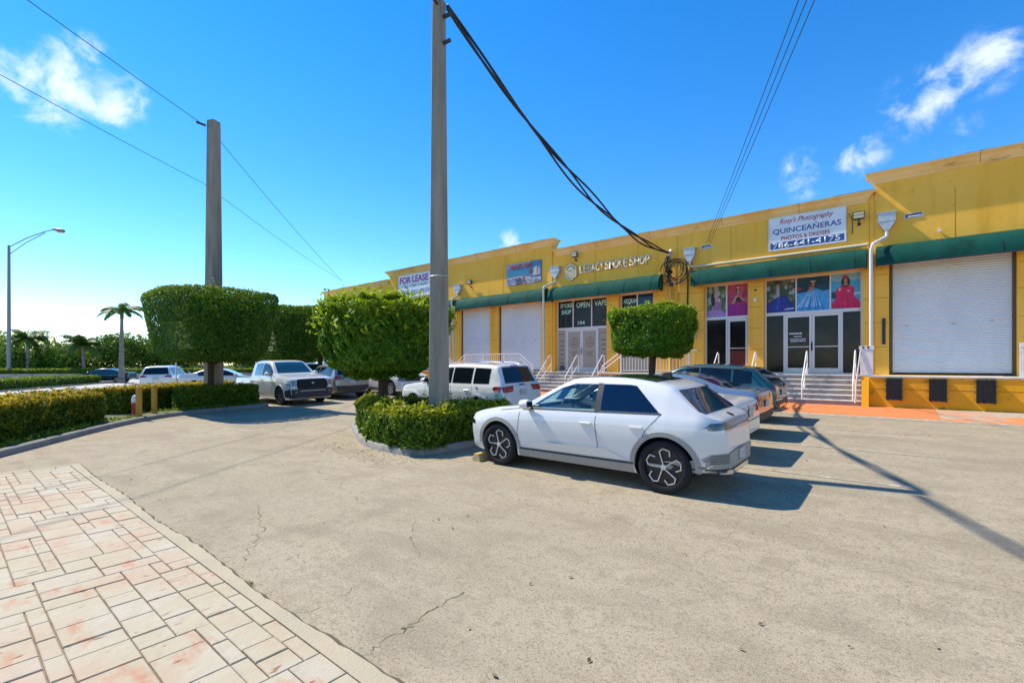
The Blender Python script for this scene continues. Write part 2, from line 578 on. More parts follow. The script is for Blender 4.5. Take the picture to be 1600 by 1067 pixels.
# ---------------------------------------------------------- stamped concrete apron
U = 0.1
PX0, PX1, PY1 = -11.25, -0.4, 1.50
PY0 = PY1 - 24 * U
pav = MB()
pav.box(-11.4, 6.0, -9.0, PY1 + .02, -0.05, 0.012)
apron = tag(pav.build('paved_apron', M['stone_base']), kind='structure')
# plain border with a ragged outer edge
bv = MB()
edge = []
x = PX0 - 0.13
while x < 6:
    edge.append((x, 1.61 + random.uniform(-.010, .012) + 0.018 * math.sin(x * 2.1)))
    x += 0.09
for a, b in zip(edge[:-1], edge[1:]):
    bv.prism([(a[0], PY1 + .003), (b[0], PY1 + .003), b, a], lambda u, v: (u, v, -0.03), lambda u, v: (u, v, 0.027))
bv.build('border', M['border'], apron)
ribbon('edge_gap', [(a, b + 0.018) for a, b in edge], [random.uniform(.012, .05) for _ in edge], M['crack'], 0.005, apron)
MB().box(PX0 - .15, PX0 - .005, -9, PY1 + .01, -.03, .030).build('border', M['border'], apron)
ribbon('edge_gap', [(PX0 - .165, -9 + k * .5) for k in range(22)], .035, M['crack'], .005, apron)
# ashlar pattern of individual stamped slabs
nx_, ny_ = int((PX1 - PX0) / U), 24
occ = np.zeros((nx_, ny_), bool)
sizes = [(4, 3), (3, 4), (3, 2), (2, 3), (2, 2), (4, 2), (2, 4), (3, 3), (2, 5), (1, 3), (3, 1), (2, 1), (1, 2), (1, 1)]
stones = []
for i in range(nx_):
    for j in range(ny_):
        if occ[i, j]:
            continue
        k0 = random.choice([0, 1, 2, 3, 5, 6, 7, 8, 4])
        for sx, sy in [sizes[k0]] + random.sample(sizes[:9], 9) + sizes[9:]:
            if i + sx <= nx_ and j + sy <= ny_ and not occ[i:i + sx, j:j + sy].any():
                occ[i:i + sx, j:j + sy] = True
                stones.append((PX0 + i * U, PX0 + (i + sx) * U, PY0 + j * U, PY0 + (j + sy) * U))
                break
stones.sort(key=lambda q: math.hypot((q[0] + q[1]) / 2 + 4.5, ((q[2] + q[3]) / 2 - 0.9) * 2.2))
for q in stones[:290]:
    g_ = random.uniform(.0025, .0055)
    MB().cbox(q[0] + g_, q[1] - g_, q[2] + g_, q[3] - g_, 0.0, 0.028 + random.uniform(-.004, .004), 0.005).build('stone', M['stone'], apron)
rest = MB()
for q in stones[290:]:
    rest.cbox(q[0] + .005, q[1] - .005, q[2] + .005, q[3] - .005, 0, .028, .008)
yy = PY0
while yy > -8:
    x = PX0
    hh = random.choice([.3, .45, .6])
    while x < 6:
        ww = random.choice([.3, .45, .6, .75])
        rest.cbox(x + .005, min(x + ww, 6) - .005, yy - hh + .005, yy - .005, 0, .028, .008)
        x += ww
    yy -= hh
x = PX0 + nx_ * U
while x < 5.4:
    for k in range(6):
        rest.cbox(x + .005, x + .595, PY0 + k * .406 + .005, PY0 + k * .406 + .40, 0, .028, .008)
    x += .6
ro = rest.build('stone_field', M['stone'], apron)
ro['kind'] = 'stuff'


# ---------------------------------------------------------- kerbs and planting beds
def poly_pts(line, step):
    out = []
    for a, b in zip(line[:-1], line[1:]):
        a, b = Vector(a), Vector(b)
        n = max(1, round((b - a).length / step))
        out += [tuple(a + (b - a) * (k / n)) for k in range(n)]
    return out + [tuple(line[-1])]


def smooth_line(line, it=2):
    for _ in range(it):
        new = [line[0]]
        for a, b in zip(line[:-1], line[1:]):
            new += [(a[0] * .75 + b[0] * .25, a[1] * .75 + b[1] * .25), (a[0] * .25 + b[0] * .75, a[1] * .25 + b[1] * .75)]
        line = new + [line[-1]]
    return line


KPROF = [(0, -.1), (.015, .10), (.045, .135), (.15, .14), (.165, .12), (.165, -.1)]


def kerb(name, line, side=1, seg=2.4, h=1.0):
    """concrete kerb cast in lengths along a line; side: which way its back lies"""
    root = tag(thing(name, None, None), kind='structure')
    pts = poly_pts(line, 0.4)
    per = max(1, int(seg / 0.4))
    i = 0
    while i < len(pts) - 1:
        run = pts[i:i + per + 1]
        i += per
        if len(run) < 2:
            break
        mb = MB()
        vs, fs = [], []
        for k, p in enumerate(run):
            gi = i - per + k
            a, b = Vector(pts[max(gi - 1, 0)]), Vector(pts[min(gi + 1, len(pts) - 1)])
            t = (b - a).normalized()
            n = Vector((-t.y, t.x)) * side
            ep = Vector(p)
            if k == 0:
                ep += t * .006
            if k == len(run) - 1:
                ep -= t * .006
            for u, z in KPROF:
                vs.append((ep.x + n.x * u, ep.y + n.y * u, gz(ep.x, ep.y) + z * h + random.uniform(-.002, .002)))
        m_ = len(KPROF)
        for k in range(len(run) - 1):
            for q in range(m_ - 1):
                fs.append((k * m_ + q, k * m_ + q + 1, (k + 1) * m_ + q + 1, (k + 1) * m_ + q))
        fs += [tuple(range(m_)), tuple((len(run) - 1) * m_ + q for q in range(m_))]
        mb.add(vs, fs).build('kerb_stone', M['kerb'], root, smooth=50)
    return root


def bed(name, poly, z=0.1):
    c = Vector((sum(p[0] for p in poly) / len(poly), sum(p[1] for p in poly) / len(poly)))
    vs = [(p[0], p[1], gz(*p) + z) for p in poly] + [(c.x, c.y, gz(c.x, c.y) + z + .03)]
    n = len(poly)
    me = bpy.data.meshes.new(name)
    me.from_pydata(vs, [], [(i, (i + 1) % n, n) for i in range(n)])
    return tag(link(name, me, M['soil']), kind='structure')


KL = smooth_line([(-1, -7.0), (-7.5, -2.95), (-13.46, .79), (-18.0, 3.6), (-19.7, 5.4), (-20.15, 7.4), (-20.2, 8.75)])
kerb('kerb', KL, side=1)
_out = [(-24.9, 8.85), (-25.2, 7), (-23.6, 4), (-20.6, 1.0), (-14, -3.2), (-3, -10.0)]
_kin = []
for a, b in zip(KL[:-1], KL[1:]):
    t = (Vector(b) - Vector(a)).normalized()
    _kin.append((a[0] - t.y * .1, a[1] + t.x * .1))
_strip = []
_pp = poly_pts(_kin, .5)
_vs, _fs = [], []
for k, p in enumerate(_pp):
    u = k / (len(_pp) - 1)
    oo = poly_pts(list(reversed(_out)), .5)
    q = oo[min(int(u * (len(oo) - 1)), len(oo) - 1)]
    _vs += [(p[0], p[1], gz(*p) + .10), (q[0], q[1], gz(*q) + .10)]
for k in range(len(_pp) - 1):
    _fs.append((2 * k, 2 * k + 2, 2 * k + 3, 2 * k + 1))
_me = bpy.data.meshes.new('planting_strip')
_me.from_pydata(_vs, [], _fs)
tag(link('planting_strip', _me, M['soil']), kind='structure')
kerb('kerb', [(-20.2, 8.75), (-24.9, 8.85)], side=1)

ISL = smooth_line([(-7.05, 9.0), (-7.05, 7.4), (-7.15, 6.1), (-7.5, 5.78), (-8.9, 5.9), (-9.6, 6.15), (-11.9, 7.35), (-12.5, 7.9), (-12.4, 8.5), (-11.5, 8.95), (-9, 9.05)], 2) + [(-7.05, 9.05)]
kerb('island_kerb', ISL, side=-1, seg=2.0)
bed('island_bed', [(-7.2, 9.0), (-7.2, 6.2), (-7.6, 5.93), (-8.9, 6.05), (-9.6, 6.3), (-11.9, 7.5), (-12.3, 7.9), (-12.2, 8.4), (-11.4, 8.85)], .1)
# planting islands by the shops
for nm, x0, x1, y0, y1 in (('shop_island', -9.0, -5.9, 16.6, 18.6), ('far_island', -31, -26.5, 13.5, 19)):
    pl = [(x0, y0), (x1, y0), (x1, y1), (x0, y1), (x0, y0)]
    kerb(nm + '_kerb', pl, side=1)
    bed(nm + '_bed', [(x0 + .1, y0 + .1), (x1 - .1, y0 + .1), (x1 - .1, y1 - .1), (x0 + .1, y1 - .1)])

# orange painted walk in front of the steps, faded slab in front of the dock


def slab(name, x0, x1, y0, y1, m, lift):
    nx, ny = 8, 5
    vs, fs = [], []
    for i in range(nx + 1):
        for j in range(ny + 1):
            X_, Y_ = x0 + (x1 - x0) * i / nx, y0 + (y1 - y0) * j / ny
            vs.append((X_, Y_, gz(X_, Y_) + lift))
    for i in range(nx):
        for j in range(ny):
            a = i * (ny + 1) + j
            fs.append((a, a + ny + 1, a + ny + 2, a + 1))
    me = bpy.data.meshes.new(name)
    me.from_pydata(vs, [], fs)
    return tag(link(name, me, m), kind='structure')


slab('orange_walk', -24, 0.95, 17.35, 20.5, M['orange'], .008)
slab('dock_slab', .97, 14, 17.2, 20.5, M['faded'], .009)
slab('concrete_edge', -24, 14, 16.95, 17.34, M['paintline'], .007)

# ================================================================== SHOP BUILDING
WY, FL = 22.0, 1.42
bld = thing('shop_building', 'long yellow single-storey shop and warehouse row with green awnings and moulded cornice', 'building', (0, 0, 0))


def flatmat(name, c, rough=0.6):
    k = 'flat_' + name
    if k not in M:
        M[k] = mat(k, c, rough, noise=[(9, 5, tuple(min(1, v * 1.3 + .006) for v in c), .5, .7), (17, 5, tuple(v * .72 for v in c), .52, .74)])
    return M[k]


def wall_piece(name, x0, x1, z0, z1, openings, m, y0=WY, th=0.5):
    """wall with real openings (x0,x1,z0,z1)"""
    xs = sorted({x0, x1} | {v for o in openings for v in o[:2] if x0 < v < x1})
    zs = sorted({z0, z1} | {v for o in openings for v in o[2:] if z0 < v < z1})
    inside = lambda a, b: any(o[0] < a < o[1] and o[2] < b < o[3] for o in openings)
    mb = MB()
    for i in range(len(xs) - 1):
        run = None
        for j in range(len(zs) - 1):
            solid = not inside((xs[i] + xs[i + 1]) / 2, (zs[j] + zs[j + 1]) / 2)
            if solid and run is None:
                run = zs[j]
            if run is not None and (not solid or j == len(zs) - 2):
                mb.box(xs[i], xs[i + 1], y0, y0 + th, run, zs[j + 1] if solid else zs[j])
                run = None
    return mb.build(name, m, bld)


def ring_loft(x0, x1, y0, y1, prof):
    """closed rings around a rectangle, grown by each offset: a mitred moulding"""
    mb = MB()
    vs, fs = [], []
    for o_, z in prof:
        vs += [(x0 - o_, y0 - o_, z), (x1 + o_, y0 - o_, z), (x1 + o_, y1, z), (x0 - o_, y1, z)]
    for k in range(len(prof) - 1):
        for i in range(4):
            j = (i + 1) % 4
            fs.append((4 * k + i, 4 * k + j, 4 * k + 4 + j, 4 * k + 4 + i))
    fs += [(3, 2, 1, 0), tuple(4 * (len(prof) - 1) + i for i in range(4))]
    return mb.add(vs, fs)


SEGS = [('a', -39.6, -30.0, 8.30, 0.0), ('b', -30.0, -15.0, 8.86, -0.06), ('c', -15.0, -0.6, 8.23, 0.0), ('d', -0.6, 18.0, 8.82, -0.06)]
OPEN = {'a': [], 'b': [(-26.2, -23.3, FL, 5.42), (-22.37, -19.69, FL, 5.42), (-19.05, -15.75, FL, 5.42)],
        'c': [(-14.86, -11.63, FL, 5.40), (-10.96, -9.13, FL, 5.40), (-6.76, -4.91, FL, 5.40), (-4.32, -0.98, FL, 5.40)],
        'd': [(-0.2, 3.01, FL + .02, 5.66), (4.9, 8.2, FL + .02, 5.66)]}
for k, x0, x1, top, dy in SEGS:
    wall_piece('wall', x0 + (.004 if dy else -.0), x1 - (.004 if dy else 0), -0.3, top - .30, OPEN[k], M['wall'], WY + dy)
    # back of the building and roof, so it stands as a volume
    MB().box(x0 + .05, x1 - .05, WY + .9, WY + 24, -0.3, top - .9).build('hall', M['concrete'], bld)
    MB().box(x0 + .02, x1 - .02, WY + dy + .006, WY + .44, top - .302, top - .02).build('parapet', M['wall'], bld)
    c0, c1 = x0, x1
    prof = [(0.004, top - .36), (.02, top - .355), (.03, top - .30), (.10, top - .22), (.16, top - .12), (.27, top - .05), (.28, top - .005), (.02, top)]
    ex0, ex1 = (x0 + .28 if dy == 0 and k != 'a' else x0), (x1 - .28 if dy == 0 else x1)
    ring_loft(ex0 + .0, ex1, WY + dy, WY + .44, prof).build('cornice', M['cornice'], bld)
    # weathered roof-edge flashing with small irregularities
    fl = MB()
    x = ex0 - .25
    while x < ex1 + .2:
        w_ = random.uniform(.5, 1.6)
        fl.box(x, min(x + w_, ex1 + .26), WY + dy - .255 + random.uniform(0, .03), WY + .3, top - .004, top + random.uniform(.004, .03))
        x += w_ + (random.uniform(.02, .2) if random.random() < .3 else .002)
    fl.build('roof_flashing', M['roofcap'], bld)
    # cornice joints
    x = ex0 + random.uniform(2.4, 3.4)
    while x < ex1 - 1:
        MB().prism([(0.004, top - .355), (.033, top - .30), (.103, top - .22), (.163, top - .12), (.275, top - .05), (.285, top - .005), (0, top - .005)],
                   lambda u, z: (x, WY + dy - u - .004, z), lambda u, z: (x + .012, WY + dy - u - .004, z)).build('cornice_joint', M['seam'], bld)
        x += random.uniform(2.9, 3.4)
# control joints in the wall face
for x in (-18.6, -23.5, -12.3, -9.9, -7.95, -5.6, -0.78, 1.55, 5.5, -27):
    dy = [s[4] for s in SEGS if s[1] <= x < s[2]][0]
    MB().box(x, x + .012, WY + dy - .004, WY + dy + .02, 6.16, 7.84).build('wall_joint', M['seam'], bld)
for xa, xb, dy in ((-15.7, -15.05, -.06), (-14.99, -14.9, 0), (-11.6, -11.0, 0), (-9.1, -6.8, 0), (-4.88, -4.36, 0), (-.95, -.62, 0), (-.58, -.24, -.06), (3.05, 4.86, -.06), (-19.65, -19.09, -.06)):
    for z in (2.45, 3.35, 4.25, 5.1):
        MB().box(xa, xb, WY + dy - .0035, WY + dy + .02, z, z + .013).build('wall_joint', M['seam'], bld)


# ---------------------------------------------------------- roller shutters
def shutter(x0, x1, z0, z1, y, label=None):
    mb = MB()
    n = int((z1 - z0) / .083)
    vs, fs = [], []
    rows = []
    for k in range(n):
        zb = z0 + (z1 - z0) * k / n
        h = (z1 - z0) / n
        for u, o_ in ((0, .0), (.12, .012), (.5, .02), (.86, .012), (.95, 0)):
            rows.append((zb + u * h, o_))
    for z, o_ in rows:
        vs += [(x0, y - o_, z), (x1, y - o_, z)]
    for k in range(len(rows) - 1):
        fs.append((2 * k, 2 * k + 1, 2 * k + 3, 2 * k + 2))
    mb.add(vs, fs)
    o = mb.build('roller_shutter', M['shutter'], bld)
    MB().box(x0, x1, y - .03, y + .02, z0 - .07, z0 - .003).build('bottom_bar', M['dark'], o)
    MB().box(x0 - .09, x0 - .002, y - .06, y + .06, z0 - .06, z1).build('guide_rail', M['bronze'], o)
    MB().box(x1 + .002, x1 + .09, y - .06, y + .06, z0 - .06, z1).build('guide_rail', M['bronze'], o)
    for q in (.12, .52, .83):
        xx = x0 + (x1 - x0) * q
        MB().box(xx, xx + .10, y - .032, y - .0, 3.15 + q * .1, 3.19 + q * .1).build('latch', M['galv'], o)
    return o


shutter(-26.1, -23.4, FL + .08, 5.42, WY + .16)
shutter(-22.28, -19.78, FL + .08, 5.42, WY + .16)
shutter(-18.95, -15.85, FL + .08, 5.42, WY + .16)
shutter(-.1, 2.92, FL + .10, 5.66, WY + .16)
shutter(5.0, 8.1, FL + .10, 5.66, WY + .16)


# ---------------------------------------------------------- awnings
def awning(x0, x1, z1=6.14, z0=5.36, y=WY, proj=.62, right_open=False, wrinkle=False):
    prof = [(0, z1), (.12, z1 - .02), (.28, z1 - .075), (.42, z1 - .17), (.53, z1 - .32), (.59, z1 - .5), (.62, z0 + .12), (.62, z0)]
    n = max(2, int((x1 - x0) / .35))
    vs, fs = [], []
    for i in range(n + 1):
        x = x0 + (x1 - x0) * i / n
        for k, (o_, z) in enumerate(prof):
            a = (.012 * math.sin(i * 1.9 + k) + .008 * math.sin(i * .7 + 2 * k)) if 1 < k < 7 else 0
            if wrinkle:
                a += .02 * math.sin(i * .35 + k * 2.2) * (i / n) ** 2 * (1 if 2 < k < 7 else 0)
            vs.append((x, y - o_ * proj / .62 - a, z))
    m_ = len(prof)
    for i in range(n):
        for k in range(m_ - 1):
            fs.append((i * m_ + k, i * m_ + k + 1, (i + 1) * m_ + k + 1, (i + 1) * m_ + k))
    o = MB().add(vs, fs).build('awning', M['awning'], bld, smooth=60)
    for x, sgn in ((x0, -1), (x1, 1)):
        MB().prism([(y - o_ * proj / .62, z) for o_, z in prof] + [(y - .01, z0)], lambda u, v: (x - .004, u, v), lambda u, v: (x + .004, u, v)).build('end_panel', M['awning'], o)
    # lining and frame under the canvas
    MB().box(x0 + .01, x1 - .01, y - proj + .03, y - .01, z0 + .19, z0 + .2).build('lining', M['awning_in'], o)
    MB().box(x0, x1, y - proj - .004, y - proj + .026, z0 - .03, z0 + .004).build('front_bar', M['dark'], o)
    for k in range(1, n, 4):
        x = x0 + (x1 - x0) * k / n
        MB().tube([(x, y - pp[0] * proj / .62 - .003, pp[1] + .003) for pp in prof], .006, 5).build('seam', M['awning_in'], o)
    return o


awning(-29.0, -22.65, y=WY - .06)
awning(-22.42, -15.3, y=WY - .06)
awning(-14.98, -8.64, z0=5.34)
awning(-7.14, -0.84, wrinkle=True)
awning(-.56, 10.0, y=WY - .06, proj=.66)


# ---------------------------------------------------------- shop fronts
FY = WY + .33


def bar(x0, x1, z0, z1, parent, name='frame', y=FY, d=.10, m=None):
    return MB().box(x0, x1, y - d, y, z0, z1).build(name, m or M['alu'], parent)


def pane(x0, x1, z0, z1, m, parent, name='pane', y=FY - .045):
    return MB().box(x0, x1, y, y + .012, z0, z1).build(name, m, parent)


def poster(parent, x0, x1, z0, z1, layers, name='poster', y=FY - .062):
    """flat printed sheet made of coloured patches, each a hair in front of the last"""
    mb, ms = MB(), []
    W_, H_ = x1 - x0, z1 - z0
    for k, (c, poly) in enumerate(layers):
        key = tuple(round(v, 3) for v in c)
        m = flatmat('ink_%d_%d_%d' % tuple(int(v * 255) for v in key), key)
        if m not in ms:
            ms.append(m)
        yy = y - k * .0007
        mb.add([(x0 + u * W_, yy, z0 + v * H_) for u, v in poly], [tuple(range(len(poly)))], ms.index(m))
    me = bpy.data.meshes.new(name)
    me.from_pydata(mb.v, [], mb.f)
    me.polygons.foreach_set('material_index', mb.m)
    return link(name, me, ms, parent)


def ell(cx, cy, rx, ry, n=14, a0=0, a1=360):
    return [(cx + rx * math.cos(R(a0 + (a1 - a0) * k / n)), cy + ry * math.sin(R(a0 + (a1 - a0) * k / n))) for k in range(n if a1 - a0 == 360 else n + 1)]


SQ = [(0, 0), (1, 0), (1, 1), (0, 1)]


def blot(cols, n, seed, y0=0, y1=1, s=.1):
    r_ = random.Random(seed)
    return [(r_.choice(cols), [(max(0, min(1, u)), max(0, min(1, v))) for u, v in ell(r_.random(), y0 + r_.random() * (y1 - y0), s * r_.uniform(.5, 1.3), s * r_.uniform(.5, 1.2), 9)]) for _ in range(n)]


def folds(c, x0, x1, ybot, cx, ytop, n, seed):
    r_ = random.Random(seed)
    out = []
    for k in range(n):
        a = x0 + (x1 - x0) * (k + r_.random() * .6) / n
        out.append((c, [(cx + (a - cx) * .25, ytop), (min(max(a - .02, 0), 1), ybot), (min(max(a + .035, 0), 1), ybot)]))
    return out


SKIN, HAIR = (.36, .17, .10), (.035, .018, .014)
# store with five portrait posters: wide shop front
s1 = MB().box(-4.315, -.985, FY - .004, FY + .3, FL, 5.40).build('shop_interior', M['dark'], bld)
ZT0, ZT1 = 4.03, 5.33
for x in (-4.31, -3.19, -2.03, -1.05):
    bar(x, x + .06, FL, 5.395, s1) if x in (-4.31, -1.05) else bar(x, x + .05, 3.98, 5.33, s1)
bar(-4.25, -1.05, 5.33, 5.395, s1, d=.098)
bar(-4.25, -1.05, 3.85, 3.98, s1, d=.104)
bar(-4.25, -1.05, FL, FL + .07, s1, d=.098)
for x in (-3.62, -1.66):
    bar(x, x + .06, FL + .07, 3.85, s1, d=.102)
poster(s1, -4.25, -3.19, 3.98, 5.33, [((.05, .085, .05), SQ)] + blot([(.10, .17, .07), (.30, .32, .36), (.04, .07, .05), (.2, .12, .08)], 46, 3, .35, 1, .085) +
       [((.33, .30, .36), [(.34, .45), (.46, .45), (.46, .92), (.36, .92)]), ((.015, .03, .22), [(0, 0), (1, 0), (.92, .22), (.72, .46), (.5, .52), (.28, .42), (.06, .30), (0, .26)]),
        ((.02, .08, .34), [(.3, .1), (.42, .1), (.5, .5), (.44, .5)]), (HAIR, ell(.4, .9, .07, .045)), (SKIN, ell(.41, .84, .05, .045))] +
       folds((.03, .05, .30), .05, .9, 0.02, .5, .5, 6, 4) + [((.35, .42, .5), [(.62, .06), (.95, .08), (.95, .13), (.66, .11)])])
poster(s1, -3.14, -2.03, 3.98, 5.33, [((.004, .045, .075), SQ)] + blot([(.006, .06, .09), (.003, .035, .06)], 16, 5, .5, 1, .14) +
       [((.06, .30, .62), [(0, 0), (1, 0), (1, .58), (.8, .56), (.62, .64), (.45, .66), (.3, .56), (0, .54)])] + folds((.36, .55, .72), .0, .8, .12, .52, .62, 8, 7) +
       folds((.02, .20, .50), .1, .95, 0.0, .52, .5, 6, 8) + [(HAIR, ell(.48, .74, .10, .13)), ((.22, .05, .035), ell(.43, .68, .07, .10)), (SKIN, ell(.51, .78, .045, .06)), (SKIN, [(.3, .56), (.42, .68), (.58, .70), (.5, .62)]),
       ((.45, .42, .30), ell(.5, .86, .09, .025)), ((.3, .03, .03), ell(.08, .66, .06, .05))])
poster(s1, -1.98, -1.05, 3.98, 5.33, [((.05, .36, .58), SQ), ((.22, .42, .50), [(0, .8), (1, .8), (1, 1), (0, 1)]), ((.02, .06, .08), [(0, .3), (.2, .3), (.2, .5), (0, .5)]), ((.5, .55, .58), [(.7, .38), (1, .40), (1, .45), (.7, .43)]),
       ((.62, .012, .09), [(0, .02), (1, .0), (.98, .18), (.78, .36), (.80, .58), (.62, .68), (.40, .68), (.22, .60), (.14, .52), (.2, .34), (0, .16)])] +
       folds((.45, .008, .07), .05, .95, 0.02, .5, .45, 6, 9) + [(HAIR, ell(.5, .76, .155, .155)), (SKIN, ell(.5, .80, .065, .085)), (SKIN, [(.42, .66), (.58, .66), (.55, .74), (.45, .74)]), ((.5, .04, .05), ell(.47, .93, .10, .035)), ((.55, .35, .35), ell(.3, .56, .05, .05)), ((.6, .4, .4), ell(.6, .5, .05, .025))])
pane(-4.25, -3.62, FL + .07, 3.85, M['shopglass'], s1)
pane(-1.60, -1.05, FL + .07, 3.85, M['shopglass'], s1)


def glass_door(parent, x0, x1, z0, z1, gm, hinge='l', y=FY, midrail=True):
    d = MB()
    d.box(x0, x0 + .085, y - .085, y - .02, z0, z1).box(x1 - .085, x1, y - .085, y - .02, z0, z1)
    d.box(x0 + .086, x1 - .086, y - .083, y - .022, z1 - .10, z1).box(x0 + .086, x1 - .086, y - .083, y - .022, z0, z0 + .18)
    o = d.build('door', M['alu'], parent)
    MB().box(x0 + .086, x1 - .086, y - .05, y - .04, z0 + .18, z1 - .10).build('pane', gm, o)
    if midrail:
        MB().box(x0 + .086, x1 - .086, y - .075, y - .052, z0 + 1.02, z0 + 1.055).build('push_bar', M['alu'], o)
    xx = x1 - .02 if hinge == 'l' else x0 + .02
    MB().box(xx - .055, xx + .055, y - .13, y - .09, z0 + .88, z0 + 1.20).build('handle', M['alu'], o)
    return o


dA = glass_door(s1, -3.555, -2.625, FL + .075, 3.845, M['shopglass'], 'l')
dB = glass_door(s1, -2.615, -1.665, FL + .075, 3.845, M['shopglass'], 'r')
# small white lettering on the left door leaf: short unreadable lines in the photograph
for k, (a, b, z) in enumerate(((-3.42, -2.95, 3.05), (-3.25, -2.98, 2.94), (-3.40, -2.80, 2.83), (-3.36, -2.84, 2.75))):
    mb = MB()
    x = a
    while x < b - .03:
        w_ = random.uniform(.03, .09)
        mb.box(x, min(x + w_, b), FY - .0535, FY - .0515, z, z + (.06 if k == 0 else .035))
        x += w_ + .018
    mb.build('door_lettering', M['signwhite'], dA)
# neighbouring narrow shop front with two posters
s2 = MB().box(-6.755, -4.915, FY - .004, FY + .3, FL, 5.40).build('shop_interior', M['dark'], bld)
for x in (-6.75, -4.975):
    bar(x, x + .06, FL, 5.395, s2)
bar(-5.87, -5.81, 3.95, 5.33, s2)
bar(-6.69, -4.975, 5.33, 5.395, s2, d=.098)
bar(-6.69, -4.975, 3.82, 3.95, s2, d=.104)
bar(-6.69, -4.975, FL, FL + .07, s2, d=.098)
bar(-5.87, -5.80, FL + .07, 3.82, s2, d=.102)
poster(s2, -6.69, -5.87, 3.95, 5.33, [((.10, .16, .07), SQ)] + blot([(.16, .26, .10), (.32, .36, .34), (.06, .10, .05)], 30, 13, .2, 1, .12) +
       [((.36, .20, .44), [(0, 0), (1, 0), (.95, .14), (.7, .26), (.4, .28), (.08, .2)]), ((.30, .15, .28), [(.3, .24), (.72, .2), (.8, .48), (.66, .62), (.42, .62)]), (HAIR, ell(.34, .58, .12, .22)), ((.5, .28, .28), ell(.5, .70, .12, .11)), ((.5, .28, .28), [(.42, .5), (.62, .5), (.58, .64), (.46, .64)]), ((.5, .45, .4), ell(.66, .55, .06, .06))] + folds((.46, .3, .52), .05, .9, .02, .5, .24, 5, 3))
poster(s2, -5.81, -4.975, 3.95, 5.33, [((.42, .05, .10), SQ)] + blot([(.50, .09, .12), (.36, .03, .09)], 14, 23, .4, 1, .16) +
       [((.30, .008, .18), [(0, 0), (1, 0), (1, .36), (.75, .4), (.3, .4), (0, .34)]), ((.08, .012, .03), [(.42, .42), (.7, .42), (.72, .6), (.44, .6)]), (HAIR, ell(.52, .80, .10, .10)), ((.48, .24, .2), ell(.53, .78, .065, .085)), ((.48, .24, .2), [(.2, .40), (.32, .38), (.46, .58), (.66, .62), (.84, .46), (.7, .50), (.46, .66), (.36, .6)]), ((.55, .4, .35), ell(.52, .90, .08, .03))] + folds((.38, .015, .22), .05, .95, .02, .55, .38, 5, 31))
pane(-6.69, -5.87, FL + .07, 3.82, M['shopglass'], s2)
dC = glass_door(s2, -5.79, -4.985, FL + .075, 3.815, M['shopglass'], 'l')
MB().box(-5.68, -5.08, FY - .0535, FY - .0515, FL + .3, FL + 1.0).build('red_panel', flatmat('red_display', (.13, .012, .010)), dC)


# ---------------------------------------------------------- lettering
_dg = None


def text_mesh(s, w, h, bold=0.0, shear=0.0, depth=.004):
    c = bpy.data.curves.new('lettering', 'FONT')
    c.body = s
    c.offset = bold
    c.shear = shear
    c.extrude = 0.0
    c.resolution_u = 3
    o = bpy.data.objects.new('lettering_source', c)
    COL.objects.link(o)
    me = bpy.data.meshes.new_from_object(o.evaluated_get(bpy.context.evaluated_depsgraph_get()))
    bpy.data.objects.remove(o, do_unlink=True)
    co = np.array([v.co[:] for v in me.vertices])
    lo, hi = co.min(0), co.max(0)
    sx = w / (hi[0] - lo[0])
    sz = h / (hi[1] - lo[1])
    for v in me.vertices:
        v.co = ((v.co.x - lo[0]) * sx, 0, (v.co.y - lo[1]) * sz)
    bm = bmesh.new()
    bm.from_mesh(me)
    if depth > 0:
        r_ = bmesh.ops.extrude_face_region(bm, geom=bm.faces[:])
        bmesh.ops.translate(bm, vec=(0, -depth, 0), verts=[g for g in r_['geom'] if isinstance(g, bmesh.types.BMVert)])
    bmesh.ops.recalc_face_normals(bm, faces=bm.faces)
    bm.to_mesh(me)
    bm.free()
    me.materials.clear()
    return me


def lettering(s, x, y, z, w, h, m, parent, bold=0.0, shear=0.0, depth=.004, name='lettering'):
    o = link(name, text_mesh(s, w, h, bold, shear, depth), m, parent)
    o.location = (x, y, z)
    return o


# smoke shop front: dark transoms with mint lettering, doors covered with beige printed film
s3 = MB().box(-14.855, -11.635, FY - .004, FY + .3, FL, 5.40).build('shop_interior', M['dark'], bld)
for x in (-14.85, -11.70):
    bar(x, x + .06, FL, 5.395, s3)
for x in (-13.84, -12.68):
    bar(x, x + .06, 3.86, 5.33, s3)
bar(-14.79, -11.70, 5.33, 5.395, s3, d=.098)
bar(-14.79, -11.70, 3.74, 3.86, s3, d=.104)
bar(-14.79, -11.70, FL, FL + .07, s3, d=.098)
bar(-14.30, -14.24, FL + .07, 3.74, s3, d=.102)
bar(-12.30, -12.24, FL + .07, 3.74, s3, d=.102)
tp = [pane(-14.79, -13.84, 3.86, 5.33, M['shopglass'], s3), pane(-13.78, -12.68, 3.86, 5.33, M['shopglass'], s3), pane(-12.62, -11.70, 3.86, 5.33, M['shopglass'], s3)]
YL = FY - .046
lettering('SMOKE', -14.66, YL, 4.98, .78, .25, M['mint'], tp[0], .02)
lettering('SHOP', -14.58, YL, 4.62, .62, .25, M['mint'], tp[0], .02)
lettering('OPEN', -13.62, YL, 4.92, .84, .30, M['mint'], tp[1], .012)
lettering('VAPE', -12.50, YL, 4.94, .74, .31, M['mint'], tp[2], .012)
lettering('104', -13.52, YL, 4.00, .42, .20, M['signwhite'], tp[1], .02)
pA = pane(-14.79, -14.30, FL + .07, 3.74, M['film'], s3)
pB = pane(-12.24, -11.70, FL + .07, 3.74, M['film'], s3)
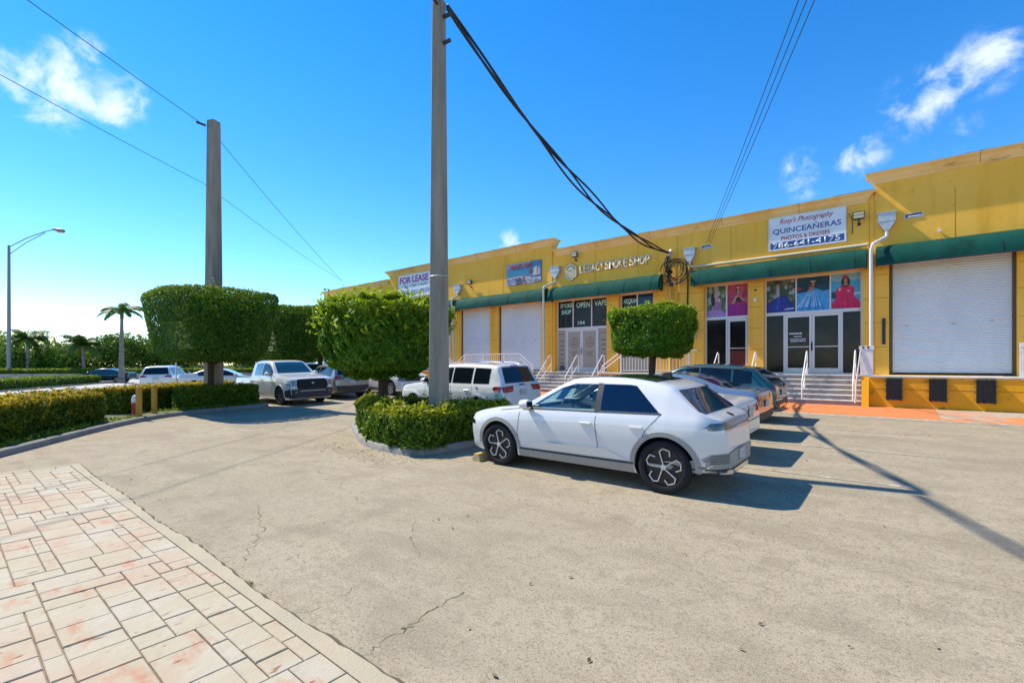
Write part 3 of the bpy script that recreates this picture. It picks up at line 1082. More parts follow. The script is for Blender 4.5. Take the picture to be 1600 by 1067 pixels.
for p_, xa, xb in ((pA, -14.76, -14.34), (pB, -12.2, -11.74)):
    for k, z in enumerate((3.50, 3.10, 2.85, 2.60, 2.36, 2.12, 1.88)):
        c_ = (xa + xb) / 2
        hw_ = .20 if k in (0, 5) else .12
        MB().box(c_ - hw_, c_ + hw_, YL - .003, YL + .002, z, z + (.03 if k in (0, 5) else .05)).build('film_print', M['filmdark'], p_)
    MB().prism(ell((xa + xb) / 2, 1.62, .18, .17), lambda u, v: (u, YL - .003, v), lambda u, v: (u, YL + .002, v)).build('film_print', M['filmdark'], p_)
d3 = [glass_door(s3, -14.235, -13.275, FL + .075, 3.735, M['film'], 'l', midrail=False), glass_door(s3, -13.265, -12.305, FL + .075, 3.735, M['film'], 'r', midrail=False)]


def hexring(cx, cz, r, t, y, m, parent, name):
    mb = MB()
    P = [(cx + r * .88 * math.sin(R(60 * k)), cz + r * math.cos(R(60 * k))) for k in range(6)]
    Q = [(cx + (r - t) * .88 * math.sin(R(60 * k)), cz + (r - t) * math.cos(R(60 * k))) for k in range(6)]
    for k in range(6):
        j = (k + 1) % 6
        mb.prism([P[k], P[j], Q[j], Q[k]], lambda u, v: (u, y - .003, v), lambda u, v: (u, y + .002, v))
    return mb.build(name, m, parent)


for d_, cx in ((d3[0], -13.755), (d3[1], -12.785)):
    hexring(cx, 3.02, .31, .035, YL - .006, M['filmink'], d_, 'film_emblem')
    for k, (w_, z) in enumerate(((.2, 3.14), (.24, 3.05), (.40, 2.96), (.22, 2.88))):
        MB().box(cx - w_ / 2, cx + w_ / 2, YL - .009, YL - .004, z, z + .028).build('film_print', M['filmink'], d_)
    for k, (w_, z) in enumerate(((.42, 2.50), (.30, 2.40), (.40, 2.30))):
        MB().box(cx - w_ / 2, cx + w_ / 2, YL - .009, YL - .004, z, z + .03).build('film_print', M['filmink'] if d_ is d3[1] else M['filmdark'], d_)
s4 = MB().box(-10.955, -9.135, FY - .004, FY + .3, FL, 5.40).build('shop_interior', M['dark'], bld)
for x in (-10.95, -9.195):
    bar(x, x + .06, FL, 5.395, s4)
bar(-10.08, -10.02, 3.46, 5.33, s4)
bar(-10.89, -9.195, 5.33, 5.395, s4, d=.098)
bar(-10.89, -9.195, 3.36, 3.46, s4, d=.104)
p4 = pane(-10.89, -10.08, 3.46, 5.33, M['shopglass'], s4)
pane(-10.02, -9.195, 3.46, 5.33, M['blueglass'], s4)
pane(-10.89, -9.195, FL + .03, 3.36, M['film'], s4)
lettering('HOOKAH', -10.80, YL, 4.92, .70, .25, M['mint'], p4, .02)

# ---------------------------------------------------------- dock, landings and steps
GB = gz(0, 20.4)


def platform(x0, x1, y0, m=None):
    o = MB().box(x0, x1, y0, WY - .07, -.2, FL - .045).build('landing', m or M['dockwall'], bld)
    MB().box(x0 - .01, x1 + .01, y0 - .03, WY + .04, FL - .044, FL).build('landing_edge', M['tread'], o)
    return o


dock = platform(-.72, 16, 20.4)
# sloping cheek at the end of the dock beside the steps
MB().prism([(20.12, GB - .05), (20.42, GB - .05), (21.9, GB - .05), (21.9, FL - .06), (20.42, FL - .06)], lambda u, v: (-.93, u, v), lambda u, v: (-.725, u, v)).build('cheek_wall', M['dockwall'], dock)
for z in (.98,):
    MB().box(-.7, 15.9, 20.395, 20.42, z, z + .012).build('wall_joint', M['seam'], dock)
for px in (1397, 1465, 1540):
    X = wx(px, 20.4)
    b_ = MB()
    for k in range(8):
        b_.box(X - .21 + k * .05, X - .21 + k * .05 + .044, 20.25, 20.395, .62 + .008 * (k % 3), 1.34 - .01 * (k % 2))
    bo = b_.build('dock_bumper', M['black'], dock)
    MB().box(X + .195, X + .215, 20.22, 20.398, .60, 1.36).build('angle_iron', M['dark'], bo)
    for zz in (.72, .92, 1.12, 1.28):
        MB().tube([(X - .26, 20.32, zz), (X + .25, 20.32, zz)], .012, 6).build('tie_rod', M['dark'], bo)
MB().box(wx(1441, 20.3) - .0, wx(1441, 20.3) + .02, 20.3, 20.31, .9, .91)


def stairs(x0, x1, yf=20.42):
    n = 6
    rise = (FL - GB) / n
    run = .262
    root = MB().box(x0, x1, yf + 5 * run + .004, WY - .07, -.2, FL - .05).build('stair_core', M['step'], bld)
    for k in range(n):
        y0 = yf + k * run
        y1 = WY - .075 if k == n - 1 else yf + (k + 1) * run + .02
        z1 = GB + (k + 1) * rise
        st = MB().box(x0 + .003, x1 - .003, y0, y1, -.2 if k == 0 else z1 - rise - .05, z1 - .032).build('step', M['step'], root)
        MB().cbox(x0, x1, y0 - .025, y1, z1 - .031, z1 + (0 if k < n - 1 else .003), .008).build('tread', M['tread'], root)
    return root


stairs(-6.55, -.945)
stairs(-16.1, -11.25)
platform(-11.22, -6.58, 20.55)
platform(-24.6, -16.13, 20.55)


# ---------------------------------------------------------- railings
def handrail(X, label, mirror=False):
    t = thing('handrail', label, 'handrail', (X, 20.45, GB + .17), 0, 'white tube handrails on the shop steps')
    hz = FL - GB - .17
    top = [(0, -.02, 0), (0, -.02, .50), (0, .02, .66), (0, .10, .74), (0, 1.12, hz + .86), (0, 1.22, hz + .91), (0, 1.31, hz + .86), (0, 1.34, hz + .76), (0, 1.34, hz)]
    MB().tube(top, .024, 8).build('top_rail', M['rail'], t, smooth=50)
    MB().tube([(0, -.02, .20), (0, 1.34, hz + .42)], .02, 8).build('mid_rail', M['rail'], t, smooth=50)
    MB().tube([(0, .66, hz * .5 - .06), (0, .66, hz * .5 + .80)], .02, 8).build('post', M['rail'], t, smooth=50)
    return t


for X, lb in ((-2.72, 'white tube handrail in the middle of the steps below the double glass doors'), (-1.18, 'white tube handrail beside the end of the yellow loading dock'),
              (-4.55, 'white tube handrail between the two portrait shop fronts'), (-6.05, 'white tube handrail before the red-panelled glass door'),
              (wx(860, 21.7), 'white handrail at the far side of the smoke shop steps, next to the roller shutter'), (wx(903, 21.7), 'white handrail before the left film-covered smoke shop door'),
              (wx(943, 21.7), 'white handrail before the right film-covered smoke shop door')):
    handrail(X, lb)


def fence(x0, x1, label, left=True, right=True):
    y = 20.62
    t = thing('landing_railing', label, 'railing', (x0, y, FL), 0, 'white baluster railings on the landings')
    L_ = x1 - x0
    MB().box(0, L_, -.025, .025, .98, 1.03).build('top_rail', M['rail'], t)
    MB().box(0, L_, -.02, .02, .10, .14).build('bottom_rail', M['rail'], t)
    n = int(L_ / .145)
    b_ = MB()
    for k in range(1, n):
        b_.box(L_ * k / n - .011, L_ * k / n + .011, -.011, .011, .139, .981)
    b_.build('balusters', M['rail'], t)
    for k in range(0, int(L_ / 1.6) + 1):
        x = min(k * 1.6, L_)
        MB().box(x - .03, x + .03, -.03, .03, 0, 1.06).build('post', M['rail'], t)
    for on, x, sg in ((left, 0, -1), (right, L_, 1)):
        if on:
            for dz in (0, -.22):
                MB().tube([(x, 0, 1.0 + dz), (x + sg * .95, -.03, .33 + dz), (x + sg * 1.02, -.03, .22 + dz)], .026, 8).build('ramp_rail', M['rail'], t, smooth=50)
            MB().box(x + sg * .93 - .025, x + sg * .93 + .025, -.055, -.005, -.9, .33).build('post', M['rail'], t)
    return t


fence(-10.15, -6.62, 'white baluster railing behind the small clipped tree, below the hookah window', True, False)
fence(-20.6, -16.3, 'white baluster railing in front of the pair of roller shutters', True, True)
fence(-24.5, -22.3, 'white baluster railing partly hidden behind the concrete pole', False, True)
# folded white gates at the corners of the dock
for X, lb in ((-.98, 'white sheet-metal gate panel standing on the dock corner beside the steps'), (wx(1596, 20.5), 'white sheet-metal gate panel at the picture edge, beside the wide shutter')):
    t = thing('gate_panel', lb, 'gate', (X, 20.52, FL), 0)
    MB().box(0, .36, -.02, .02, .0, .92).build('sheet', M['rail'], t)
    MB().box(-.03, .39, -.035, .035, .92, 1.04).build('top_channel', M['rail'], t)
    for u in (.06, .20):
        MB().box(u, u + .06, -.04, -.0352, .95, 1.02).build('slot', M['dark'], t)
    if X < 0:
        MB().tube([(.02, -.03, .9), (-.10, -.16, -.2), (-.13, -.2, -.95)], .022, 8).build('brace', M['rail'], t, smooth=50)
    else:
        MB().box(-.03, 0, -.02, .02, 0, .92).build('post', M['rail'], t)

# ---------------------------------------------------------- rain-water heads and pipes


def scupper(X, Y, z, w_, path, m=None, mp=None):
    o = MB()
    o.box(X - w_, X + w_, Y - .26, Y, z - .30, z)
    o.prism([(X - w_, z - .305), (X + w_, z - .305), (X + .07, z - .62), (X - .07, z - .62)], lambda u, v: (u, Y - .25, v), lambda u, v: (u, Y - .01, v))
    ob = o.build('rainwater_head', m or M['galv'], bld)
    MB().box(X - w_ - .02, X + w_ + .02, Y - .28, Y - .002, z + .002, z + .03).build('rim', m or M['galv'], ob)
    MB().tube(path, .055, 10).build('downpipe', mp or M['galv'], ob, smooth=50)
    return ob


def bend(*pts):
    out = [pts[0]]
    for a, b, c in zip(pts[:-2], pts[1:-1], pts[2:]):
        a, b, c = Vector(a), Vector(b), Vector(c)
        for t in (.7, .9):
            out.append(tuple(a.lerp(b, t) if (b - a).length < .6 else b - (b - a).normalized() * (.3 * (1 - t) / .3 * .6)))
        out.append(tuple((a.lerp(b, .97) + b.lerp(c, .03)) / 2))
        for t in (.1, .3):
            out.append(tuple(b.lerp(c, t) if (c - b).length < .6 else b + (c - b).normalized() * (.3 * t / .3 * .6)))
    return out + [pts[-1]]


scupper(-.26, WY - .065, 7.28, .25, bend((-.26, 21.80, 6.70), (-.26, 21.8, 6.45), (-.64, 21.2, 6.12), (-.70, 21.22, 5.9), (-.70, 21.24, FL)), mp=mat('white_pipe', (.66, .66, .66), .5))
scupper(-7.32, WY - .005, 7.12, .24, bend((-7.32, 21.86, 6.55), (-7.32, 21.86, 6.30), (-7.0, 21.88, 6.26), (-.82, 21.88, 6.26)), mp=mat('cream_pipe', (.62, .54, .38), .6))
scupper(-14.71, WY - .005, 7.24, .28, bend((-14.71, 21.86, 6.65), (-14.71, 21.86, 6.42), (-15.12, 21.3, 6.10), (-15.14, 21.3, 5.9), (-15.14, 21.35, FL)))
scupper(-22.42, WY - .065, 7.05, .30, bend((-22.42, 21.8, 6.5), (-22.42, 21.8, 6.3), (-22.53, 21.35, 6.1), (-22.53, 21.35, 5.8), (-22.53, 21.6, FL)))
for X0, X1, z, dy in ((.21, .74, 7.10, -.06), (-6.86, -6.40, 7.12, 0)):
    o = MB().box(X0, X1, WY + dy - .012, WY + dy + .02, z - .09, z + .09).build('overflow_slot', M['galv'], bld)
    MB().box(X0 + .05, X1 - .05, WY + dy - .018, WY + dy - .0125, z - .055, z + .055).build('slot', M['dark'], o)
    MB().box(X0 + .10, X1 - .06, WY + dy - .03, WY + dy - .0185, z - .045, z - .005).build('flange', M['signwhite'], o)
MB().box(-.40, -.30, WY - .09, WY - .062, 2.55, 3.5).build('wall_guard', M['dark'], bld)
for X, z in ((-4.62, 4.55),):
    MB().lathe([(.0, 0), (.06, 0), (.06, .1), (.0, .14)], (X, WY - .14, z), 'y', 14).build('wall_bell', M['signwhite'], bld, smooth=40)
    MB().lathe([(.0, 0), (.045, 0), (.045, .02)], (X, WY - .022, z + .42), 'y', 12).build('wall_knob', M['dark'], bld)
MB().lathe([(.0, 0), (.05, 0), (.05, .1), (.0, .14)], (1.15, WY - .2, 6.42), 'y', 14).build('wall_bell', M['signwhite'], bld, smooth=40)

# ---------------------------------------------------------- signs


def board(name, label, x0, x1, z0, z1, y, m, frame=None):
    t = thing(name, label, 'sign', ((x0 + x1) / 2, y, z0))
    w_ = (x1 - x0) / 2
    MB().box(-w_, w_, -.05, 0, 0, z1 - z0).build('board', m, t)
    if frame:
        f_ = MB()
        f_.box(-w_ - .03, w_ + .03, -.06, .002, -.03, -.001).box(-w_ - .03, w_ + .03, -.06, .002, z1 - z0 + .001, z1 - z0 + .03)
        f_.box(-w_ - .03, -w_ - .001, -.058, .002, -.001, z1 - z0 + .001).box(w_ + .001, w_ + .03, -.058, .002, -.001, z1 - z0 + .001)
        f_.build('frame', frame, t)
    return t


q = board('shop_sign', 'white photography studio sign with blue phone-number band above the portrait posters', -4.08, -1.50, 6.53, 7.82, WY - .03, M['signwhite'], M['signwhite'])
MB().box(-1.25, 1.25, -.056, -.0505, .035, .29).build('blue_band', M['signblue'], q)
lettering("Rosy's Photography", -.92, -.0515, .97, 1.84, .27, M['signred'], q, .006, .38)
lettering('QUINCEAÑERAS', -1.16, -.0515, .60, 2.32, .30, M['signblue'], q, .010)
lettering('PHOTOS & DRESSES', -.86, -.0515, .36, 1.66, .155, M['signred'], q, .012)
lettering('786-641-4175', -1.16, -.0565, .055, 2.30, .21, M['signwhite'], q, .006)
q = board('lease_sign', 'white banner with large magenta lettering at the far end of the wall', -28.83, -25.05, 6.72, 8.40, WY - .08, M['signwhite'])
lettering('FOR LEASE', -1.72, -.052, 1.05, 3.2, .48, M['signmag'], q, .03)
lettering('Bay  1,500 + SQFT', -1.2, -.052, .70, 2.6, .2, M['signgreen'], q, .01)
lettering('305-242-0959', -1.4, -.052, .22, 3.0, .34, M['signblue'], q, .012)
q = board('photo_banner', 'blue photographic banner with red lettering between roof edge and awning', -18.29, -15.71, 6.55, 7.82, WY - .08, flatmat('banner_blue', (.06, .17, .30)))
poster(q, -1.29, 1.29, 0, 1.27, [((.07, .18, .32), SQ), ((.30, .33, .38), [(.0, .78), (.62, .80), (.7, 1), (0, 1)]), ((.02, .19, .32), [(0, .40), (.66, .46), (.74, .58), (.66, .74), (0, .70)]), ((.38, .36, .42), [(0, 0), (1, .0), (1, .16), (.72, .3), (.4, .40), (0, .36)]),
                               ((.07, .08, .12), [(.28, 0), (.48, 0), (.47, .24), (.40, .34), (.31, .28)]), ((.32, .14, .10), [(.49, .1), (.58, .12), (.54, .38), (.47, .38)]), ((.42, .44, .46), [(.78, .34), (.96, .36), (.96, .62), (.86, .74), (.76, .6)]), ((.30, .18, .12), [(.87, .4), (.92, .4), (.92, .72), (.88, .74)]),
                               ((.10, .05, .05), ell(.72, .55, .07, .12)), ((.08, .10, .28), [(.72, .26), (1, .28), (1, .34), (.72, .32)]), ((.45, .45, .48), [(.74, .12), (1, .15), (1, .25), (.74, .23)])] +
       blot([(.14, .13, .22), (.45, .43, .46), (.30, .16, .18), (.10, .12, .2)], 40, 77, .02, .33, .035), 'print', -.052)
lettering('TRAILER PARK', -1.0, -.07, .97, 1.65, .2, M['signred'], q, .03)
# raised channel letters and hexagonal emblem
t = thing('channel_letters', 'raised cream channel letters on the yellow wall above the smoke shop awning', 'sign', (-13.2, WY - .03, 6.70))
x = 0.0
for wd, w_ in (('LEGACY', 1.46), ('SMOKE', 1.30), ('SHOP', 1.10)):
    cw = w_ / len(wd)
    for ch in wd:
        o = lettering(ch, x + .008, 0, 0, cw - .02, .46, M['cream'], t, .012, 0, .07, 'letter')
        x += cw
    x += .055
t = thing('hexagon_emblem', 'cream hexagonal emblem plaque at the left of the raised letters', 'sign', (-13.77, WY - .03, 6.86))
HX = lambda r: [(r * .92 * math.sin(R(60 * k)), r * math.cos(R(60 * k))) for k in range(6)]
MB().prism(HX(.50), lambda u, v: (u, 0, v), lambda u, v: (u, -.05, v)).build('backing', mat('emblem_tan', (.42, .32, .16), .6), t)
hexring(0, 0, .47, .06, -.055, M['cream'], t, 'rim')
MB().prism([(-.24, .12), (0, .32), (.24, .12), (.16, .10), (-.16, .10)], lambda u, v: (u, -.052, v), lambda u, v: (u, -.06, v)).build('crest', M['cream'], t)
for k, z in enumerate((.02, -.10, -.22)):
    MB().prism([(-.36 + .05 * k, z), (0, z - .08), (.36 - .05 * k, z), (.36 - .05 * k, z + .055), (0, z - .02), (-.36 + .05 * k, z + .055)], lambda u, v: (u, -.052, v), lambda u, v: (u, -.06, v)).build('stripe', M['cream'], t)


# ---------------------------------------------------------- flood lights
def flood(X, z, label, y=WY, tilt=.5):
    t = thing('flood_light', label, 'lamp', (X, y, z), 0, 'flood lights on the wall')
    MB().tube([(0, 0, -.16), (0, -.14, -.14), (0, -.2, -.02)], .022, 8).build('bracket', M['dark'], t)
    MB().lathe([(.0, 0), (.06, 0), (.06, .03)], (0, -.03, -.16), 'y', 12).build('base', M['dark'], t)
    h = MB().prism([(-.17, -.02), (.17, -.02), (.19, .24), (-.19, .24)], lambda u, v: (u, -.24 - v * .25, v), lambda u, v: (u * .8, -.10 - v * .1, v * .9 + .01)).build('housing', M['dark'], t)
    for a, b in ((.02, .11), (.13, .22)):
        MB().add([(-.15, -.243 - a * .25, a), (.15, -.243 - a * .25, a), (.16, -.243 - b * .25, b), (-.16, -.243 - b * .25, b)], [(0, 1, 2, 3)]).build('lens', M['cream'], h)
    return t


flood(-1.08, 7.25, 'square flood light on the wall beside the white photography sign')
flood(-13.45, 7.62, 'square flood light under the cornice above the hexagonal emblem')
flood(-21.3, 7.0, 'small flood light beside the rainwater head near the concrete pole', WY - .06)
MB().tube([(-1.40, WY - .02, 7.55), (-1.32, WY - .03, 7.42), (-1.28, WY - .03, 7.2), (-1.29, WY - .02, 6.75)], .012, 6).build('wall_cable', M['cable'], bld)
# power mast with coiled cables
t = thing('service_mast', 'ochre conduit mast with weatherhead and coiled black cables on the yellow wall', 'utility mast', (-8.25, 21.86, FL))
pipe = mat('ochre_pipe', (.62, .40, .06), .6)
MB().tube([(0, 0, 0), (0, 0, 5.45)], .065, 10).build('conduit', pipe, t, smooth=50)
MB().tube([(.30, .05, 0), (.30, .05, 5.0)], .05, 10).build('conduit', pipe, t, smooth=50)
MB().tube([(0, 0, 5.45), (0, -.04, 5.62), (.1, -.12, 5.72), (.14, -.16, 5.66)], [.065, .08, .085, .06], 10).build('weatherhead', M['galv'], t, smooth=50)
for k in range(9):
    cx, cz, r_ = .30 + random.uniform(-.2, .2), 4.78 + random.uniform(-.15, .15), random.uniform(.30, .62)
    MB().tube([(cx + r_ * math.cos(a) * (1 + .08 * math.sin(3 * a + k)), -.13 - .02 * k + .03 * math.sin(2 * a), cz + r_ * 1.05 * math.sin(a)) for a in [2 * math.pi * i / 26 for i in range(26)]], .011 + .004 * (k % 3), 5, closed=True).build('cable_coil', M['cable'], t)
for k in range(9):
    a = [(random.uniform(-.35, .1), -.12, random.uniform(4.7, 5.5)) for _ in range(4)]
    MB().tube([(-.05, -.1, 5.5)] + sorted(a, key=lambda v: -v[2]) + [(-.05, -.05, 4.4)], .016, 5).build('cable_tail', M['cable'], t)
for x, z in ((-.06, 4.75), (.06, 4.72), (-.05, 4.3), (.1, 4.15)):
    MB().box(x - .08, x + .09, -.17, -.06, z - .07, z + .07).build('clamp', M['black'], t)
MB().tube([(.75, .1, 5.6), (.74, .08, 4.9), (.80, .1, 4.2), (.78, .1, 3.0)], .03, 6).build('black_riser', M['cable'], t)
MB().tube([(.98, .1, 5.6), (.98, .1, 4.4)], .02, 6).build('black_riser', M['cable'], t)
mb_ = thing('meter_box', 'grey electric meter boxes on the wall behind the small clipped tree', 'meter box', (-7.4, 21.98, 3.0))
MB().box(-.32, .32, -.2, 0, 0, .9).build('cabinet', M['galv'], mb_)
MB().box(-.28, .10, -.16, 0, 1.0, 1.5).build('cabinet', M['galv'], mb_)
MB().lathe([(.0, 0), (.10, 0), (.09, .08), (0, .1)], (-.1, -.26, 1.25), 'y', 14).build('meter_dome', M['shutter'], mb_, smooth=40)

# ================================================================== VEGETATION
def leaf_mesh(name, pts, nrm, size, tint, tip, aspect=.55, mats=None, core=None):
    """one mesh of many small leaf-shaped faces; pts, nrm: (N,3)"""
    n = len(pts)
    r1 = RNG.normal(size=(n, 3))
    u = np.cross(nrm, r1)
    u /= np.linalg.norm(u, axis=1, keepdims=True) + 1e-9
    v = np.cross(nrm, u)
    v /= np.linalg.norm(v, axis=1, keepdims=True) + 1e-9
    s = (size * RNG.uniform(.45, 1.5, n))[:, None]
    V = np.empty((n, 4, 3))
    V[:, 0] = pts - u * s * .5
    V[:, 1] = pts + v * s * .5 * aspect + nrm * s * .08
    V[:, 2] = pts + u * s * .5
    V[:, 3] = pts - v * s * .5 * aspect + nrm * s * .08
    verts = V.reshape(-1, 3)
    loops = np.arange(4 * n, dtype=np.int32)
    starts = np.arange(0, 4 * n, 4, dtype=np.int32)
    ti, tp = tint, tip
    if core is not None:
        cv, cf = core
        b = len(verts)
        verts = np.vstack([verts, np.array(cv)])
        loops = np.concatenate([loops, np.array([b + i for f in cf for i in f], dtype=np.int32)])
        starts = np.concatenate([starts, 4 * n + np.arange(0, 4 * len(cf), 4, dtype=np.int32)])
        ti = np.concatenate([tint, np.full(len(cf), .15)])
        tp = np.concatenate([tip, np.zeros(len(cf))])
    me = bpy.data.meshes.new(name)
    me.vertices.add(len(verts))
    me.vertices.foreach_set('co', verts.astype(np.float32).ravel())
    me.loops.add(len(loops))
    me.loops.foreach_set('vertex_index', loops)
    me.polygons.add(len(starts))
    me.polygons.foreach_set('loop_start', starts)
    me.update(calc_edges=True)
    for nm, arr in (('tint', ti), ('tip', tp)):
        a = me.attributes.new(nm, 'FLOAT', 'FACE')
        a.data.foreach_set('value', arr.astype(np.float32))
    return me


def lump(p, f=1.7, a=1.0, ph=0.0):
    return a * (np.sin(p[:, 0] * f + ph) * np.sin(p[:, 1] * f * 1.13 + 1.3 + ph) * np.cos(p[:, 2] * f * .9 + ph) + .5 * np.sin(p[:, 0] * f * 2.7 + p[:, 2] * f * 2.1 + ph) * np.cos(p[:, 1] * f * 2.3))


def box_crown(a, b, z0, z1, n, taper=.8, expo=4.0, size=.07, tipband=.35, shag=.06, ph=0.0, sprigs=60, dome=0.0, tipamt=.9):
    """clipped block of foliage: superellipse plan, narrower at the bottom"""
    H = z1 - z0
    per = 4 * (a + b)
    At, Ab, As = 4 * a * b, 4 * a * b * taper ** 2, per * H
    k = RNG.random(n) * (At + Ab * .7 + As)
    ex = 2 / expo
    tt = np.linspace(0, 2 * np.pi, 4001)
    cc_, ss_ = np.cos(tt), np.sin(tt)
    qx, qy = a * np.sign(cc_) * np.abs(cc_) ** ex, b * np.sign(ss_) * np.abs(ss_) ** ex
    arc = np.concatenate([[0], np.cumsum(np.hypot(np.diff(qx), np.diff(qy)))])
    th = np.interp(RNG.random(n) * arc[-1], arc, tt)
    c, s = np.cos(th), np.sin(th)
    ux, uy = np.sign(c) * np.abs(c) ** ex, np.sign(s) * np.abs(s) ** ex
    top, bot = k < At, (k >= At) & (k < At + Ab * .7)
    side = ~(top | bot)
    h = RNG.random(n)
    h[top] = 1
    h[bot] = 0
    rr = np.where(side, 1.0, np.sqrt(RNG.random(n)))
    f = taper + (1 - taper) * h ** .8
    f = np.where(h > .93, f * (1 - (h - .93) * .6), f)
    f = np.where(h < .12, f * (1 - (.12 - h) * 1.3), f)
    p = np.stack([a * f * ux * rr, b * f * uy * rr, z0 + H * h], 1)
    nr = np.stack([np.abs(c) ** (2 - ex) * np.sign(c), np.abs(s) ** (2 - ex) * np.sign(s), np.full(n, .15)], 1)
    nr[top] = (0, 0, 1)
    nr[bot] = (0, 0, -1)
    if dome:
        p[:, 2] += np.where(top, dome * (1 - rr ** 2), 0)
    nr /= np.linalg.norm(nr, axis=1, keepdims=True) + 1e-9
    lu = lump(p, 2.1, .7, ph) + lump(p, 6.5, .5, ph + 2)
    depth = RNG.exponential(.07, n) - shag * 1.2 * (lu * .6 + .4)
    p -= nr * depth[:, None]
    nn = nr * .9 + RNG.normal(size=(n, 3)) * .55
    nn /= np.linalg.norm(nn, axis=1, keepdims=True)
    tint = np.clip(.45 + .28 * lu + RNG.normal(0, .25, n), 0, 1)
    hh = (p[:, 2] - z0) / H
    tip = np.clip((hh - (1 - tipband * .35)) / (tipband * .35), 0, 1) * np.clip(RNG.normal(.55, .35, n), 0, 1) * tipamt  # yellow new growth towards the top, strengthened in colour to stand for sunlit foliage
    tip = np.maximum(tip, (RNG.random(n) < .05) * (depth < .03) * .5)
    # shoots that stick out of the clipped top
    if sprigs:
        sp, sn = [], []
        for _ in range(sprigs):
            q = p[RNG.integers(n)]
            if q[2] < z0 + .55 * H:
                continue
            L_ = RNG.uniform(.08, .32)
            dr = np.array([RNG.normal(0, .35), RNG.normal(0, .35), 1.0])
            if q[2] < z1 - .25:
                dr = np.array([q[0] / a, q[1] / b, .4])
            for t in np.linspace(0, 1, 6):
                sp.append(q + dr * L_ * t + RNG.normal(0, .02, 3))
                sn.append(RNG.normal(size=3))
        if sp:
            sp, sn = np.array(sp), np.array(sn)
            sn /= np.linalg.norm(sn, axis=1, keepdims=True)
            p = np.vstack([p, sp])
            nn = np.vstack([nn, sn])
            tint = np.concatenate([tint, RNG.uniform(.4, 1, len(sp))])
            tip = np.concatenate([tip, RNG.uniform(.2, .9, len(sp))])
    q = .84  # solid core added inside the crown to block light
    cv, cf = [], []
    for z, fz in ((z0 + .16 * H, taper * .98), (z1 - .12 * H - .04, .97)):
        for i in range(16):
            t = 2 * np.pi * i / 16
            cc, ss = math.cos(t), math.sin(t)
            cv.append((q * a * fz * math.copysign(abs(cc) ** ex, cc), q * b * fz * math.copysign(abs(ss) ** ex, ss), z))
    for i in range(16):
        j = (i + 1) % 16
        cf.append((i, j, 16 + j, 16 + i))
    for base in (0, 16):
        for i in range(0, 14, 2):
            cf.append((base, base + i + 1, base + i + 2, base + (i + 3) % 16))
    return p, nn, size, tint, tip, (cv, cf)


def clipped_tree(name, label, x, y, a, b, z0, z1, n, m, rz=0.0, trunk_r=.13, group='clipped ficus trees around the car park', **kw):
    g0 = gz(x, y)
    t = thing(name, label, 'tree', (x, y, g0), rz, group)
    p, nn, sz, ti, tp, core = box_crown(a, b, z0 - g0, z1 - g0, n, **kw)
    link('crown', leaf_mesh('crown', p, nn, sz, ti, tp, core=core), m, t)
    tr = MB()
    zc = z0 - g0
    tr.tube([(0, 0, -.1), (.01, .01, .3), (-.02, .02, zc * .6), (.02, 0, zc * .92), (0, 0, zc + .5)], [trunk_r * 1.35, trunk_r * 1.05, trunk_r * .95, trunk_r, trunk_r * .8], 10)
    for k in range(7):
        an = k * .9 + .3
        tr.tube([(0, 0, zc * .86 + .05 * k), (.35 * a * math.cos(an), .35 * b * math.sin(an), zc + .35), (.7 * a * math.cos(an), .7 * b * math.sin(an), zc + .8)], [trunk_r * .5, trunk_r * .35, trunk_r * .2], 6)
    tr.build('trunk', M['bark'], t, smooth=60)
    return t


t1 = at(329, 18.6)
clipped_tree('clipped_tree', 'large dark box-clipped tree in front of the far concrete pole', t1[0], t1[1], 2.62, 1.95, 1.95, 4.55, 60000, M['fol_box'], 0, .115, taper=.76, size=.075, tipband=.3, shag=.05, ph=.4, sprigs=110, tipamt=.75)
t2 = at(598, 12.7)
clipped_tree('clipped_tree', 'bright untrimmed bushy tree on the kerbed island beside the near concrete pole', t2[0], t2[1], 1.50, 1.50, 1.66, 3.30, 58000, M['fol_light'], 0, .13, taper=.74, expo=2.7, size=.105, tipband=.5, shag=.28, ph=1.7, sprigs=700, dome=.12)
t3 = at(1019, 18.2)
clipped_tree('clipped_tree', 'small bright flat-topped tree in front of the hookah window', t3[0], t3[1], 1.50, 1.25, 2.22, 3.90, 34000, M['fol_light'], 0, .13, taper=.84, expo=3.6, size=.095, tipband=.55, shag=.15, ph=2.9, sprigs=200)
for i, (px, d, a_, z0, z1, lb) in enumerate(((446, 27.5, 1.7, 2.05, 5.1, 'dark box-clipped tree directly behind the white pickup truck'), (500, 31.5, 1.9, 2.3, 5.5, 'dark box-clipped tree half hidden behind the bright island tree'),
                                             (545, 36, 2.3, 2.3, 5.6, 'farthest box-clipped tree behind the bright island tree'))):
    x, y = at(px, d)
    clipped_tree('clipped_tree', lb, x, y, a_, a_, z0, z1, 22000, M['fol_box'], 0, .15, taper=.86, size=.11, tipband=.25, shag=.05, ph=i * 2.2, sprigs=40, tipamt=.6)


